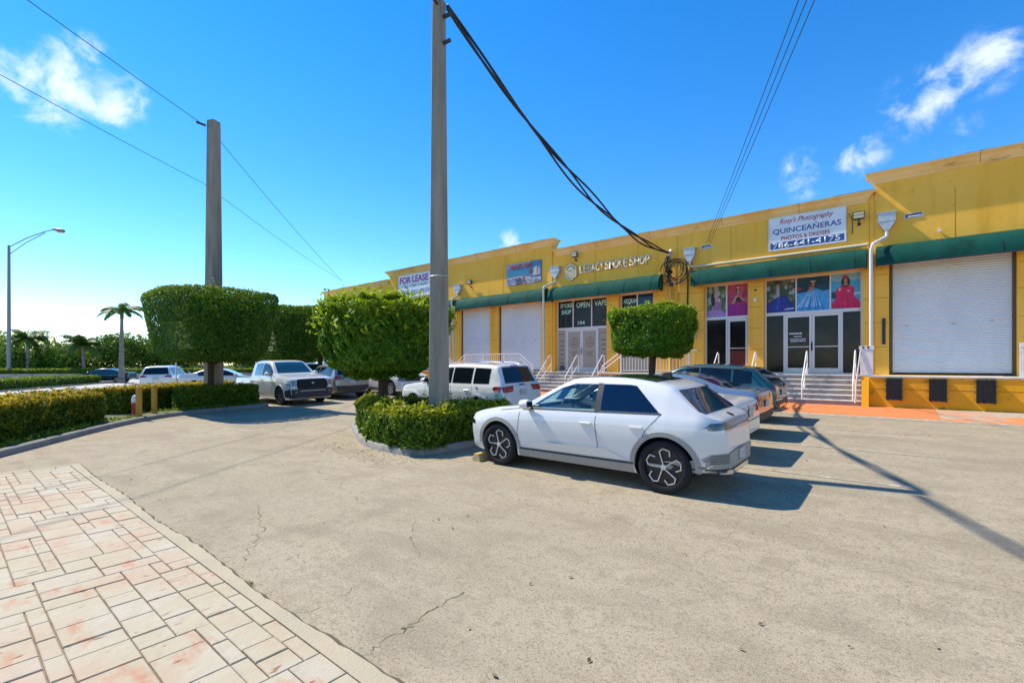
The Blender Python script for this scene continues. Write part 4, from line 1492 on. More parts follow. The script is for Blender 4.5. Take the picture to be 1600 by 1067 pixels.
def hedge(name, label, line, width, height, n, m, size=.075, z0=.08, group='hedges around the car park', tipamt=1.0, tipband=.28, ends=True, ph=0.0, shag=.05):
    """box hedge along a line"""
    L = [Vector((p[0], p[1], 0)) for p in smooth_line(list(line), 3 if len(line) > 2 else 0)]
    cum = [0]
    for a, b in zip(L[:-1], L[1:]):
        cum.append(cum[-1] + (b - a).length)
    tot = cum[-1]
    c = L[0].lerp(L[-1], .5)
    g0 = gz(c.x, c.y)
    t = thing(name, label, 'hedge', (c.x, c.y, g0), 0, group)
    cumn = np.array(cum)
    A_top, A_side, A_end = tot * width, 2 * tot * (height - z0), 2 * width * (height - z0)
    k = RNG.random(n) * (A_top * 1.15 + A_side + A_end)
    top, end = k < A_top * 1.15, k > A_top * 1.15 + A_side
    s_ = RNG.random(n) * tot
    s_[end] = np.where(RNG.random(end.sum()) < .5, 0, tot)
    w_ = (RNG.random(n) - .5) * width
    h_ = z0 + RNG.random(n) ** .9 * (height - z0)
    sgn = np.where(RNG.random(n) < .5, -1.0, 1.0)
    sd = ~(top | end)
    w_[sd] = sgn[sd] * width / 2
    h_[top] = height
    ii = np.clip(np.searchsorted(cumn, s_, side='right') - 1, 0, len(L) - 2)
    P0 = np.array([[p.x, p.y] for p in L])
    seg = P0[1:] - P0[:-1]
    ln = np.linalg.norm(seg, axis=1, keepdims=True)
    T = (seg / ln)[ii]
    VT = np.array([(lambda v: v / np.linalg.norm(v))(P0[min(i + 1, len(P0) - 1)] - P0[max(i - 1, 0)]) for i in range(len(P0))])
    fr = ((s_ - cumn[ii]) / (cumn[ii + 1] - cumn[ii]))[:, None]
    Tv = VT[ii] * (1 - fr) + VT[ii + 1] * fr
    Tv /= np.linalg.norm(Tv, axis=1, keepdims=True)
    Nn = np.stack([-Tv[:, 1], Tv[:, 0]], 1)
    base = P0[ii] + T * (s_ - cumn[ii])[:, None]
    xy = base + Nn * w_[:, None]
    p = np.column_stack([xy[:, 0], xy[:, 1], h_])
    nr = np.zeros((n, 3))
    nr[top, 2] = 1
    nr[sd, 0] = Nn[sd, 0] * sgn[sd]
    nr[sd, 1] = Nn[sd, 1] * sgn[sd]
    eo = np.where(s_ < tot / 2, -1, 1)
    nr[end, 0] = T[end, 0] * eo[end]
    nr[end, 1] = T[end, 1] * eo[end]
    lu = lump(p, 3.3, .65, ph) + lump(p, 8.5, .55, ph + 1)
    depth = RNG.exponential(.055, n) - shag * 1.3 * (lu * .6 + .35)
    rim = np.clip((h_ - (height - .12)) / .12, 0, 1) * sd
    p -= nr * (depth + .07 * rim)[:, None]
    p[:, 2] += np.where(top, -.10 * (np.abs(w_) / (width / 2)) ** 4, 0) + np.where(top & (RNG.random(n) < .08), RNG.random(n) * .12, 0)
    nn = nr * .8 + RNG.normal(size=(n, 3)) * .6
    nn /= np.linalg.norm(nn, axis=1, keepdims=True)
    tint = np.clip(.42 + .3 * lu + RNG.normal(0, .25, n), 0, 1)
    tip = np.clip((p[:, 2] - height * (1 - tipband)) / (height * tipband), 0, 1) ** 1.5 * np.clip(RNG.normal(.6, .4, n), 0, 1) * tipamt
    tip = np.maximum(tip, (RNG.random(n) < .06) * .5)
    p -= np.array([c.x, c.y, 0])
    gzv = np.array([gz(q[0] + c.x, q[1] + c.y) for q in p[::1]]) - g0 if abs(gz(*line[0]) - gz(*line[-1])) > .02 else 0
    p[:, 2] += gzv
    # solid core added inside to block light, in place of twigs and leaves
    cv, cf = [], []
    for q_, P in enumerate(L):
        tt = (L[min(q_ + 1, len(L) - 1)] - L[max(q_ - 1, 0)]).normalized()
        nv = Vector((-tt.y, tt.x, 0))
        e = tt * (.1 if q_ == 0 else -.1 if q_ == len(L) - 1 else 0)
        for sw, z in ((-1, .0), (1, .0), (1, height - .13), (-1, height - .13)):
            v = P + e + nv * sw * (width / 2 - .1) - c
            cv.append((v.x, v.y, z))
    for q_ in range(len(L) - 1):
        b0 = q_ * 4
        for i in range(4):
            j = (i + 1) % 4
            cf.append((b0 + i, b0 + j, b0 + 4 + j, b0 + 4 + i))
    cf += [(0, 1, 2, 3), tuple(4 * (len(L) - 1) + i for i in range(4))]
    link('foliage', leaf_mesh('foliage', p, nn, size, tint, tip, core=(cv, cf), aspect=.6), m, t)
    st = MB()
    for q_ in range(int(tot / .5)):
        s0 = (q_ + .5) * .5
        i0 = min(int(np.searchsorted(cumn, s0, side='right') - 1), len(L) - 2)
        pp = L[i0] + (L[i0 + 1] - L[i0]).normalized() * (s0 - cum[i0]) - c
        st.tube([(pp.x, pp.y, -.05), (pp.x + random.uniform(-.06, .06), pp.y + random.uniform(-.06, .06), height * .6)], .016, 5)
    st.build('stems', M['bark'], t)
    return t


hedge('hedge', 'long amber-tipped hedge along the kerb at the left edge of the picture', [(-7.9, -4.4), (-11.5, -2.0), (-14.15, -.25), (-18.75, 2.72)], 1.15, .98, 62000, M['fol_amber'], .08, tipamt=1.15, tipband=.24, ph=.3, shag=.11)
hedge('hedge', 'amber-topped hedge running behind the trunk of the large clipped tree', [(-21.1, 3.75), (-22.8, 5.9), (-24.2, 8.5)], 1.0, .98, 26000, M['fol_amber'], .085, tipamt=1.15, ph=1.2)
hedge('hedge', 'short dark clipped hedge at the kerb end beside the white pickup truck', [(-20.75, 5.7), (-20.95, 8.45)], .85, .92, 22000, M['fol_hedge'], .075, tipamt=.35, ph=2.2)
hedge('hedge', 'near bright green hedge around the island with the concrete pole', [(-11.7, 7.95), (-9.7, 6.82), (-8.6, 6.38), (-7.9, 6.22), (-7.48, 6.2), (-7.58, 6.9), (-7.6, 8.8)], .72, .78, 50000, M['fol_hedge'], .084, tipamt=1.0, tipband=.26, ph=3.1, shag=.15)
hedge('hedge', 'low dark back hedge of the island in front of the white off-roader', [(-11.2, 8.5), (-9.4, 8.62), (-7.9, 8.6)], .5, .80, 16000, M['fol_amber'], .075, tipamt=.8, ph=4.4)
hedge('hedge', 'low hedge on the shop island below the small flat-topped tree', [(-8.7, 17.6), (-6.2, 17.6)], 1.2, .7, 9000, M['fol_hedge'], .085, ph=5)
# beyond the lot: median hedge and hedge behind the road wall
mh = [RD * u + RN * 21.8 for u in (8, 24, 40, 50, 57)]
hedge('hedge', 'broad low green hedge on the road median near the royal palm', [(p.x, p.y) for p in mh], 2.6, .78, 26000, M['fol_hedge'], .16, tipamt=.3, group='hedges along the road')
BAR = [(-97, -22), (-84.5, -1), (-73, 15.5), (-64, 32), (-57, 50)]
hedge('hedge', 'long trimmed hedge behind the low concrete road wall', [(p[0] - 1.6, p[1] + 1.2) for p in BAR], 1.6, 1.3, 30000, M['fol_hedge'], .2, tipamt=.55, group='hedges along the road')
wl = thing('road_wall', 'low weathered concrete wall along the far side of the road', 'wall', (BAR[1][0], BAR[1][1], 0))
for a, b in zip(BAR[:-1], BAR[1:]):
    a, b = Vector((*a, 0)), Vector((*b, 0))
    tdir = (b - a).normalized()
    nn_ = Vector((-tdir.y, tdir.x, 0)) * .12
    n_ = max(1, int((b - a).length / 5))
    for k in range(n_):
        p0, p1 = a.lerp(b, k / n_) + tdir * .02, a.lerp(b, (k + 1) / n_) - tdir * .02
        o_ = Vector((BAR[1][0], BAR[1][1], 0))
        vs = [p0 - nn_ - o_, p1 - nn_ - o_, p1 + nn_ - o_, p0 + nn_ - o_]
        MB().add([(v.x, v.y, -.1) for v in vs] + [(v.x, v.y, .72) for v in vs], [(0, 1, 2, 3), (4, 5, 6, 7), (0, 1, 5, 4), (1, 2, 6, 5), (2, 3, 7, 6), (3, 0, 4, 7)]).build('panel', M['concrete'], wl)
kerb('median_kerb', [tuple((RD * u + RN * 20.1)[:2]) for u in (6, 20, 35, 50, 58.5)] + [tuple((RD * 59.5 + RN * 21.6)[:2])] + [tuple((RD * 58.5 + RN * 23.4)[:2])] + [tuple((RD * 6 + RN * 23.4)[:2])], side=-1, seg=4)


# far trees ------------------------------------------------------------------
def far_tree(label, x, y, rad, h, m, n=7000, seed=0, dense=7, size=.34, group='trees beyond the road'):
    rg = np.random.default_rng(seed)
    t = thing('tree', label, 'tree', (x, y, 0), 0, group)
    P, Nn, TI = [], [], []
    for k in range(dense):
        cx, cy = rg.uniform(-.6, .6, 2) * rad
        cz = h * rg.uniform(.28, .82)
        r_ = rad * rg.uniform(.38, .62)
        q = rg.normal(size=(n // dense, 3))
        q /= np.linalg.norm(q, axis=1, keepdims=True)
        rr = r_ * (1 - rg.exponential(.12, len(q)))[:, None]
        p = q * rr * np.array([1, 1, min(.95, h * .42 / r_)]) + np.array([cx, cy, cz])
        p += (lump(p, 2.2, .12, k)[:, None]) * q
        P.append(p)
        Nn.append(q * .7 + rg.normal(size=q.shape) * .6)
        TI.append(np.clip(rg.uniform(.15, .8) + rg.normal(0, .2, len(q)), 0, 1))
    p, nn, ti = np.vstack(P), np.vstack(Nn), np.concatenate(TI)
    p[:, 2] = np.clip(p[:, 2], .15, None)
    nn /= np.linalg.norm(nn, axis=1, keepdims=True)
    tip = np.clip((p[:, 2] / h - .55) * 1.3, 0, 1) * rg.random(len(p)) * .8
    link('crown', leaf_mesh('crown', p, nn, size, ti, tip), m, t)
    tr = MB().tube([(0, 0, -.1), (.1, 0, h * .3), (0, .1, h * .7)], [.22, .17, .08], 8)
    for k in range(5):
        an = k * 1.3
        tr.tube([(.08, 0, h * .3), (rad * .35 * math.cos(an), rad * .35 * math.sin(an), h * .5), (rad * .6 * math.cos(an), rad * .6 * math.sin(an), h * .68)], [.1, .07, .03], 5)
    tr.build('trunk', M['bark'], t)
    return t


FT = [(-40, 66, 4.8, 5.6, 0, 'pale bushy tree at the far left behind the street lamp'), (22, 64, 4.2, 5.2, 1, 'dark rounded tree just right of the street lamp'), (62, 70, 4.6, 6.0, 0, 'olive-green tree left of the palm cluster'),
      (98, 66, 3.8, 4.6, 1, 'low dark tree between the two short palms'), (150, 69, 4.6, 5.4, 0, 'yellow-green tree left of the royal palm trunk'), (196, 70, 4.4, 6.4, 1, 'dark tree behind the royal palm trunk'),
      (232, 72, 4.4, 6.0, 0, 'bright tree between royal palm and large clipped tree'), (275, 74, 4.8, 6.2, 1, 'far tree above the white car on the road'), (330, 76, 5, 6.0, 0, 'far tree seen below the large clipped crown'),
      (385, 70, 4.6, 5.4, 1, 'far tree showing above the pickup bed'), (432, 78, 5, 5.4, 0, 'far tree showing above the pickup cab'), (478, 80, 5, 5.0, 1, 'farthest tree between the pickup and the island tree'), (-90, 70, 5, 6, 1, 'dark tree beyond the left picture edge')]
for i, (px, d, r_, h, k, lb) in enumerate(FT):
    x, y = at(px, d)
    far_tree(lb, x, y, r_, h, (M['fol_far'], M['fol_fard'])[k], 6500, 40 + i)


def palm(label, x, y, h, nf, fl, seed, trunk=(.22, .14), droop=1.0, royal=False):
    rg = random.Random(seed)
    t = thing('palm_tree', label, 'palm tree', (x, y, 0), rg.uniform(0, 6), 'palms along the road')
    bend_ = rg.uniform(-.2, .2)
    path = [(bend_ * (k / 8) ** 2, 0, h * k / 8 - (.1 if k == 0 else 0)) for k in range(9)]
    rad = [trunk[0] * (1.3 if k == 0 else 1) + (trunk[1] - trunk[0]) * k / 8 for k in range(9)]
    MB().tube(path, rad, 10).build('trunk', M['palmbark'], t, smooth=60)
    tx, tz = bend_, h
    if royal:
        MB().tube([(tx, 0, h), (tx, 0, h + .5), (tx, 0, h + 1.0)], [.15, .16, .09], 10).build('crownshaft', flatmat('crownshaft', (.09, .15, .04)), t, smooth=60)
        tz = h + .9
    for k in range(nf):
        az = 2 * math.pi * k / nf * 1.0 + rg.uniform(-.3, .3)
        el = rg.uniform(-.25, 1.15) if not royal else rg.uniform(.0, .95)
        L_ = fl * rg.uniform(.8, 1.1)
        vs, fs = [], []
        pts = []
        a = el
        p = Vector((tx, 0, tz))
        N_ = 12
        for i in range(N_ + 1):
            pts.append(p.copy())
            dr = Vector((math.cos(az) * math.cos(a), math.sin(az) * math.cos(a), math.sin(a)))
            p = p + dr * (L_ / N_)
            a -= droop * (1.5 / N_) * (.4 + i / N_)
        mb = MB()
        mb.tube(pts, [.035 * (1 - .8 * i / N_) for i in range(N_ + 1)], 4)
        side = Vector((-math.sin(az), math.cos(az), 0))
        for i in range(2, N_ * 3):
            u = i / (N_ * 3)
            j = min(int(u * N_), N_ - 1)
            q = pts[j].lerp(pts[j + 1], u * N_ - j)
            fw = (pts[j + 1] - pts[j]).normalized()
            ll = fl * .30 * math.sin(math.pi * (.12 + .85 * u)) * rg.uniform(.8, 1.15)
            for sg in (-1, 1):
                dv = (side * sg * .85 + fw * .5 + Vector((0, 0, -.35 - rg.random() * .35))).normalized()
                e = q + dv * ll
                wv = fw * .055 * fl / 2.4
                vs = [q - wv, q + wv, (q + e) / 2 + wv * 1.1, e, (q + e) / 2 - wv * 1.1]
                mb.add(vs, [(0, 1, 2, 3, 4)])
        me = bpy.data.meshes.new('frond')
        me.from_pydata(mb.v, [], mb.f)
        aa = me.attributes.new('tint', 'FLOAT', 'FACE')
        aa.data.foreach_set('value', [rg.random() for _ in mb.f])
        link('frond', me, M['fol_palm'], t)
    return t


x, y = at(190, 46)
palm('slender royal palm at the end of the road median', x, y, 6.3, 11, 2.3, 3, (.26, .13), 1.25, True)
for px, d, h, nf, fl, sd, lb in ((44, 62, 5.3, 16, 2.9, 5, 'coconut palm with spreading crown just right of the street lamp'), (80, 66, 3.9, 12, 2.5, 6, 'shorter palm between the two taller coconut palms'), (131, 60, 4.3, 18, 3.0, 7, 'drooping coconut palm left of the royal palm')):
    x, y = at(px, d)
    palm(lb, x, y, h, nf, fl, sd, (.2, .15), 1.5)

# grass along the kerbs
gp, gn = [], []
for a, b in zip(KL[:-1], KL[1:]):
    a, b = Vector(a), Vector(b)
    n_ = int((b - a).length * 260)
    t_ = (b - a).normalized()
    nv = Vector((-t_.y, t_.x))
    for _ in range(n_):
        q = a.lerp(b, random.random()) + nv * (.2 + random.random() ** 1.3 * .75)
        if (math.sin(q.x * 1.1) + math.sin(q.x * 2.7 + 1) + random.uniform(-.8, .8)) > -.1:
            gp.append((q.x, q.y, gz(q.x, q.y) + .13 + random.random() * .08))
for _ in range(1500):
    q = (random.uniform(-9.6, -8.6), random.uniform(6.25, 6.5))
    gp.append((q[0], q[1], gz(*q) + .12 + random.random() * .07))
gp = np.array(gp)
gn = RNG.normal(size=gp.shape) * np.array([1, 1, .25])
gn /= np.linalg.norm(gn, axis=1, keepdims=True)
go = link('grass', leaf_mesh('grass', gp, gn, .13, RNG.random(len(gp)), RNG.random(len(gp)) * .4, aspect=.2), M['grass'])
tag(go, 'short rough grass between hedge and kerb', 'grass', kind='stuff')
# weeds in the joint between asphalt and apron
wp = []
for px, py in ((205, 787), (248, 819), (392, 914)):
    g_ = G0(px, py)
    for _ in range(22):
        wp.append((g_[0] + random.gauss(0, .03), g_[1] + random.gauss(0, .012), .012 + random.random() * .015))
wp = np.array(wp)
wn = RNG.normal(size=wp.shape)
wn /= np.linalg.norm(wn, axis=1, keepdims=True)
tag(link('weeds', leaf_mesh('weeds', wp, wn, .018, RNG.random(len(wp)), RNG.random(len(wp)) * .6), M['grass']), 'tiny weeds in the joint beside the paved apron', 'weeds', kind='stuff')
# a leafy shoot above the island hedge
sp = np.array([(-9.35 + random.gauss(0, .08), 8.6 + random.gauss(0, .08), .8 + random.random() * .25) for _ in range(70)])
sn = RNG.normal(size=sp.shape)
sn /= np.linalg.norm(sn, axis=1, keepdims=True)
so = thing('shoot', 'leafy shoot sticking up from the island hedge before the white off-roader', 'plant', (0, 0, 0))
link('leaves', leaf_mesh('leaves', sp, sn, .09, RNG.random(70), RNG.random(70) * .3), M['fol_hedge'], so)
MB().tube([(-9.35, 8.6, .3), (-9.34, 8.6, .98)], .012, 5).build('stem', M['bark'], so)

# ================================================================== POLES, WIRES, STREET FURNITURE


def pole(name, label, x, y, w0, w1, h, rz):
    t = thing(name, label, 'utility pole', (x, y, gz(x, y)), rz, 'square concrete utility poles')
    vs, fs = [], []
    rings = [(-.2, w0)] + [(h * k / 8, w0 + (w1 - w0) * k / 8) for k in range(9)]
    for z, w_ in rings:
        a, ch = w_ / 2, w_ * .11
        vs += [(a - ch, -a, z), (a, -a + ch, z), (a, a - ch, z), (a - ch, a, z), (-a + ch, a, z), (-a, a - ch, z), (-a, -a + ch, z), (-a + ch, -a, z)]
    for k in range(len(rings) - 1):
        for i in range(8):
            j = (i + 1) % 8
            fs.append((8 * k + i, 8 * k + j, 8 * k + 8 + j, 8 * k + 8 + i))
    b = len(vs)
    vs.append((0, 0, h + .06))
    for i in range(8):
        fs.append((8 * (len(rings) - 1) + i, 8 * (len(rings) - 1) + (i + 1) % 8, b))
    MB().add(vs, fs).build('shaft', M['pole'], t)
    return t


PB = (-7.79, 7.0)
pb = pole('utility_pole', 'near square concrete pole rising from the hedged island, cut by the picture top', PB[0], PB[1], .365, .23, 9.75, R(12))
MB().tube([(0.2 * math.cos(a), .2 * math.sin(a), 3.72 + .02 * math.sin(a)) for a in [2 * math.pi * i / 16 for i in range(16)]], .012, 5, closed=True).build('wire_band', M['galv'], pb)
MB().box(.13, .34, -.03, .03, 9.35, 9.41).build('bracket', M['dark'], pb)
MB().tube([(.1, 0, 8.8), (.30, 0, 8.82)], .04, 8).build('insulator', M['dark'], pb)
pa_ = at(334, 20.6)
pa = pole('utility_pole', 'far square concrete pole behind the large clipped tree', pa_[0], pa_[1], .60, .40, 12.4, R(22))
MB().tube([(-.1, -.3, 12.1), (-.25, -.62, 12.12)], .05, 8).build('insulator', M['dark'], pa)


def catenary(a, b, sag, n=28):
    a, b = Vector(a), Vector(b)
    return [tuple(a.lerp(b, k / n) - Vector((0, 0, sag * 4 * (k / n) * (1 - k / n)))) for k in range(n + 1)]


def cable(label, runs, r_, m=None, group=None, twist=0):
    t = thing('overhead_cable', label, 'cable', runs[0][0], 0, group)
    o_ = Vector(runs[0][0])
    for i, run in enumerate(runs):
        P = [Vector(p) - o_ for p in run]
        if twist:
            n = len(P)
            P2 = []
            for k in range(n):
                u = k / (n - 1)
                amp = twist * math.sin(math.pi * u) ** .5
                P2.append(P[k] + Vector((math.cos(u * 14 + i * 2.1) * amp, 0, math.sin(u * 17 + i * 2.1) * amp)))
            P = P2
        MB().tube(P, r_, 6).build('strand', m or M['cable'], t)
    return t


mast = (-8.27, 21.72, 7.08)
cable('thick twisted black cable bundle sagging from the near pole to the shop wall', [catenary((PB[0] + .15, PB[1] + .1, 9.7 - .04 * k), (mast[0], mast[1], mast[2] - .03 * k), .98 + .05 * k, 44) for k in range(3)], .032, twist=.055)
cable('black cable bundle leaving the near pole over the car park', [catenary((PB[0] + .1, PB[1] - .15, 9.7 - .1 * k), (9, -24, 9.6), 1.5 + .1 * k, 30) for k in range(2)], .03, twist=.04)
cable('three thin wires running steeply up from the shop wall', [catenary((-6.62 + .10 * k, 21.95, 7.28 + .02 * k), (10.6 + .22 * k, -20, 9.2), 0.25, 30) for k in range(3)], .008)
cable('thin wire running over the far pole top', [catenary((pa_[0] - .1, pa_[1] - .4, 12.2), (-4.5, -20.5, 14.0), .35, 24), catenary((pa_[0] - .1, pa_[1] - .2, 12.2), (-36.5, 21.9, 8.9), .2, 24)], .013, M['thinwire'])
cable('lower thin wire passing the far pole', [catenary((pa_[0] - .36, pa_[1] - .3, 9.75), (-12.4, -6.5, 9.55), .15, 24), catenary((pa_[0] - .36, pa_[1] - .3, 9.75), (-37, 22, 9.1), .15, 24)], .010, M['thinwire'])

# street lamp beyond the road
x, y = at(14, 56)
t = thing('street_lamp', 'tall steel street lamp with long bracket arm at the left picture edge', 'street lamp', (x, y, 0), R(39.2))
steel = mat('lamp_steel', (.20, .21, .22), .5, metal=.4)
MB().tube([(0, 0, 0), (0, 0, 8), (0, 0, 16.0)], [.20, .17, .13], 10).build('column', steel, t, smooth=50)
MB().tube([(0, 0, 15.8), (2.2, 0, 16.9), (4.3, 0, 17.65), (5.2, 0, 17.85)], .055, 8).build('upper_arm', steel, t, smooth=50)
MB().tube([(0, 0, 14.9), (2.0, 0, 16.3), (4.3, 0, 17.5)], .045, 8).build('lower_arm', steel, t, smooth=50)
MB().tube([(5.1, 0, 17.88), (5.5, 0, 17.90), (6.0, 0, 17.78), (6.5, 0, 17.7), (6.7, 0, 17.7)], [.07, .16, .26, .2, .04], 10).build('lantern', steel, t, smooth=60)
MB().tube([(5.9, 0, 17.60), (6.4, 0, 17.55)], [.12, .1], 8).build('lens', M['cream'], t, smooth=60)
MB().lathe([(.32, 0), (.32, .08), (.2, .4)], (0, 0, 0), 'z', 12).build('base', steel, t)

# yellow bollard posts, red post, sign post, wheel stops
for px, py, lb in ((217, 655, 'left of two square yellow wooden posts at the kerb, beside the red standpipe'), (241, 649, 'right of two square yellow wooden posts at the kerb')):
    d = EYE * 735 / (py - 570)
    x, y = at(px, d * .985)
    t = thing('bollard_post', lb, 'post', (x, y, gz(x, y)), R(20), 'yellow wooden posts')
    MB().cbox(-.062, .062, -.062, .062, -.1, 1.08, .012).build('post', M['wood_y'], t)
    MB().box(-.05, .05, -.064, -.0625, .2, .24).build('nail_plate', M['bronze'], t)
x, y = at(210.5, 15.6)
t = thing('standpipe', 'red and white standpipe half hidden behind the left yellow post', 'standpipe', (x, y, 0))
MB().lathe([(.10, -.1), (.10, .02), (.075, .05), (.075, .45), (.09, .47), (.09, .52), (.07, .55)], (0, 0, 0), 'z', 14).build('barrel', M['red'], t, smooth=40)
MB().lathe([(.085, .552), (.085, .68), (.05, .78), (.0, .80)], (0, 0, 0), 'z', 14).build('cap', M['signwhite'], t, smooth=40)
MB().tube([(-.16, 0, .40), (.16, 0, .40)], .045, 10).build('outlet', M['red'], t, smooth=40)
x, y = at(275, 24)
t = thing('sign_post', 'thin galvanised sign post rising into the large clipped crown', 'sign post', (x, y, gz(x, y)))
MB().box(-.04, .04, -.025, .025, 0, 3.2).build('post', M['galv'], t)
MB().box(-.3, .3, -.035, -.028, 2.5, 3.1).build('plate', M['galv'], t)
for X, Y, lb in ((-6.02, 7.22, 'yellow concrete wheel stop under the nose of the near white electric car'),):
    t = thing('wheel_stop', lb, 'wheel stop', (X, Y, gz(X, Y)), R(90))
    MB().prism([(-.09, -.02), (.09, -.02), (.085, .06), (.05, .13), (-.05, .13), (-.085, .06)], lambda u, v: (-.9, u, v), lambda u, v: (.9, u, v)).build('block', M['yellow'], t)
    for u in (-.6, .6):
        MB().lathe([(.02, .1), (.02, .135), (0, .14)], (u, 0, 0), 'z', 8).build('pin', M['dark'], t)

# dead leaves and grit blown over the asphalt
lp = []
for _ in range(420):
    g_ = (random.uniform(-13, 4), random.uniform(1.8, 17))
    lp.append((g_[0], g_[1], gz(*g_) + .012))
for _ in range(260):
    g_ = (random.uniform(-10, -6.9), random.uniform(5.0, 5.9))
    lp.append((g_[0], g_[1], gz(*g_) + .012))
lp = np.array(lp)
ln_ = RNG.normal(size=lp.shape) * .25 + np.array([0, 0, 1])
ln_ /= np.linalg.norm(ln_, axis=1, keepdims=True)
M['fol_dead'] = foliage_mat('dead_leaf', (.10, .065, .03), (.22, .15, .07), (.3, .25, .1), .1)
tag(link('leaf_litter', leaf_mesh('leaf_litter', lp, ln_, .035, RNG.random(len(lp)), np.zeros(len(lp))), M['fol_dead']), 'scattered dead leaves and grit on the asphalt', 'litter', kind='stuff')

# ================================================================== VEHICLES
def paint(name, c, rough=.28, metal=0.0):
    return mat(name, c, rough, metal, coat=1.0)


def glassy(name, c, tint):
    m = bpy.data.materials.new(name)
    m.use_nodes = True
    N, L = m.node_tree.nodes, m.node_tree.links
    N.clear()
    o = N.new('ShaderNodeOutputMaterial')
    tr = N.new('ShaderNodeBsdfTransparent')
    tr.inputs['Color'].default_value = (*tint, 1)
    gl = N.new('ShaderNodeBsdfGlossy')
    gl.inputs['Roughness'].default_value = .02
    gl.inputs['Color'].default_value = (.9, .95, 1, 1)
    fr = N.new('ShaderNodeFresnel')
    fr.inputs['IOR'].default_value = 1.45
    ms = N.new('ShaderNodeMixShader')
    L.new(fr.outputs[0], ms.inputs[0])
    L.new(tr.outputs[0], ms.inputs[1])
    L.new(gl.outputs[0], ms.inputs[2])
    L.new(ms.outputs[0], o.inputs['Surface'])
    return m


M['white_car'] = paint('white_car_paint', (.65, .635, .615))
M['teal_car'] = paint('teal_car_paint', (.018, .078, .080), .25, .2)
M['blue_car'] = paint('blue_grey_car_paint', (.16, .24, .32), .25, .35)
M['dark_car'] = paint('dark_teal_car_paint', (.02, .045, .06), .25, .2)
M['tan_car'] = paint('champagne_car_paint', (.30, .27, .23), .3, .3)
M['clad'] = mat('grey_cladding', (.30, .285, .265), .45)
M['clad_dark'] = mat('dark_cladding', (.028, .028, .03), .55)
M['carglass'] = mat('tinted_car_glass', (.005, .009, .014), .03, spec=.5)
M['bluecarglass'] = mat('blue_tinted_car_glass', (.003, .014, .045), .03, spec=.3)
M['tealglass'] = mat('greenish_windscreen', (.012, .045, .045), .04, spec=.7, coat=1.0)
M['clearglass'] = glassy('clear_car_glass', (1, 1, 1), (.82, .97, .95))
M['well'] = mat('wheel_well', (.010, .010, .010), .9)
M['tyre'] = mat('tyre', (.016, .016, .017), .8, spec=.25)
M['rimdark'] = mat('rim_dark', (.022, .022, .024), .4, metal=.3)
M['rimlight'] = mat('rim_machined', (.66, .65, .63), .3, metal=.6)
M['rimgrey'] = mat('rim_grey', (.16, .16, .17), .35, metal=.6)
M['redlamp'] = mat('red_lamp', (.30, .008, .012), .12, coat=1.0)
M['smoke'] = mat('smoked_lamp', (.085, .07, .06), .1, coat=1.0)
M['headlamp'] = mat('head_lamp', (.24, .24, .22), .12, coat=1.0)
M['chrome'] = mat('chrome', (.6, .6, .6), .15, metal=1.0)
M['gap'] = mat('panel_gap', (.03, .03, .03), .8)
M['plate'] = mat('plate', (.50, .50, .46), .5, noise=[(30, 3, (.25, .28, .25), .5, .6)])
M['seat'] = mat('seat', (.36, .40, .40), .8)
M['cabin'] = mat('cabin_lining', (.20, .23, .23), .8)


def chaikin(P, it=2, keep=()):
    for _ in range(it):
        new = [P[0]]
        for a, b in zip(P[:-1], P[1:]):
            new.append((a[0] * .75 + b[0] * .25, a[1] * .75 + b[1] * .25))
            new.append((a[0] * .25 + b[0] * .75, a[1] * .25 + b[1] * .75))
        P = new + [P[-1]]
    return P


def lerp_table(T, x):
    if x <= T[0][0]:
        return T[0][1]
    for a, b in zip(T[:-1], T[1:]):
        if x <= b[0]:
            u = (x - a[0]) / max(b[0] - a[0], 1e-9)
            return a[1] + (b[1] - a[1]) * u
    return T[-1][1]


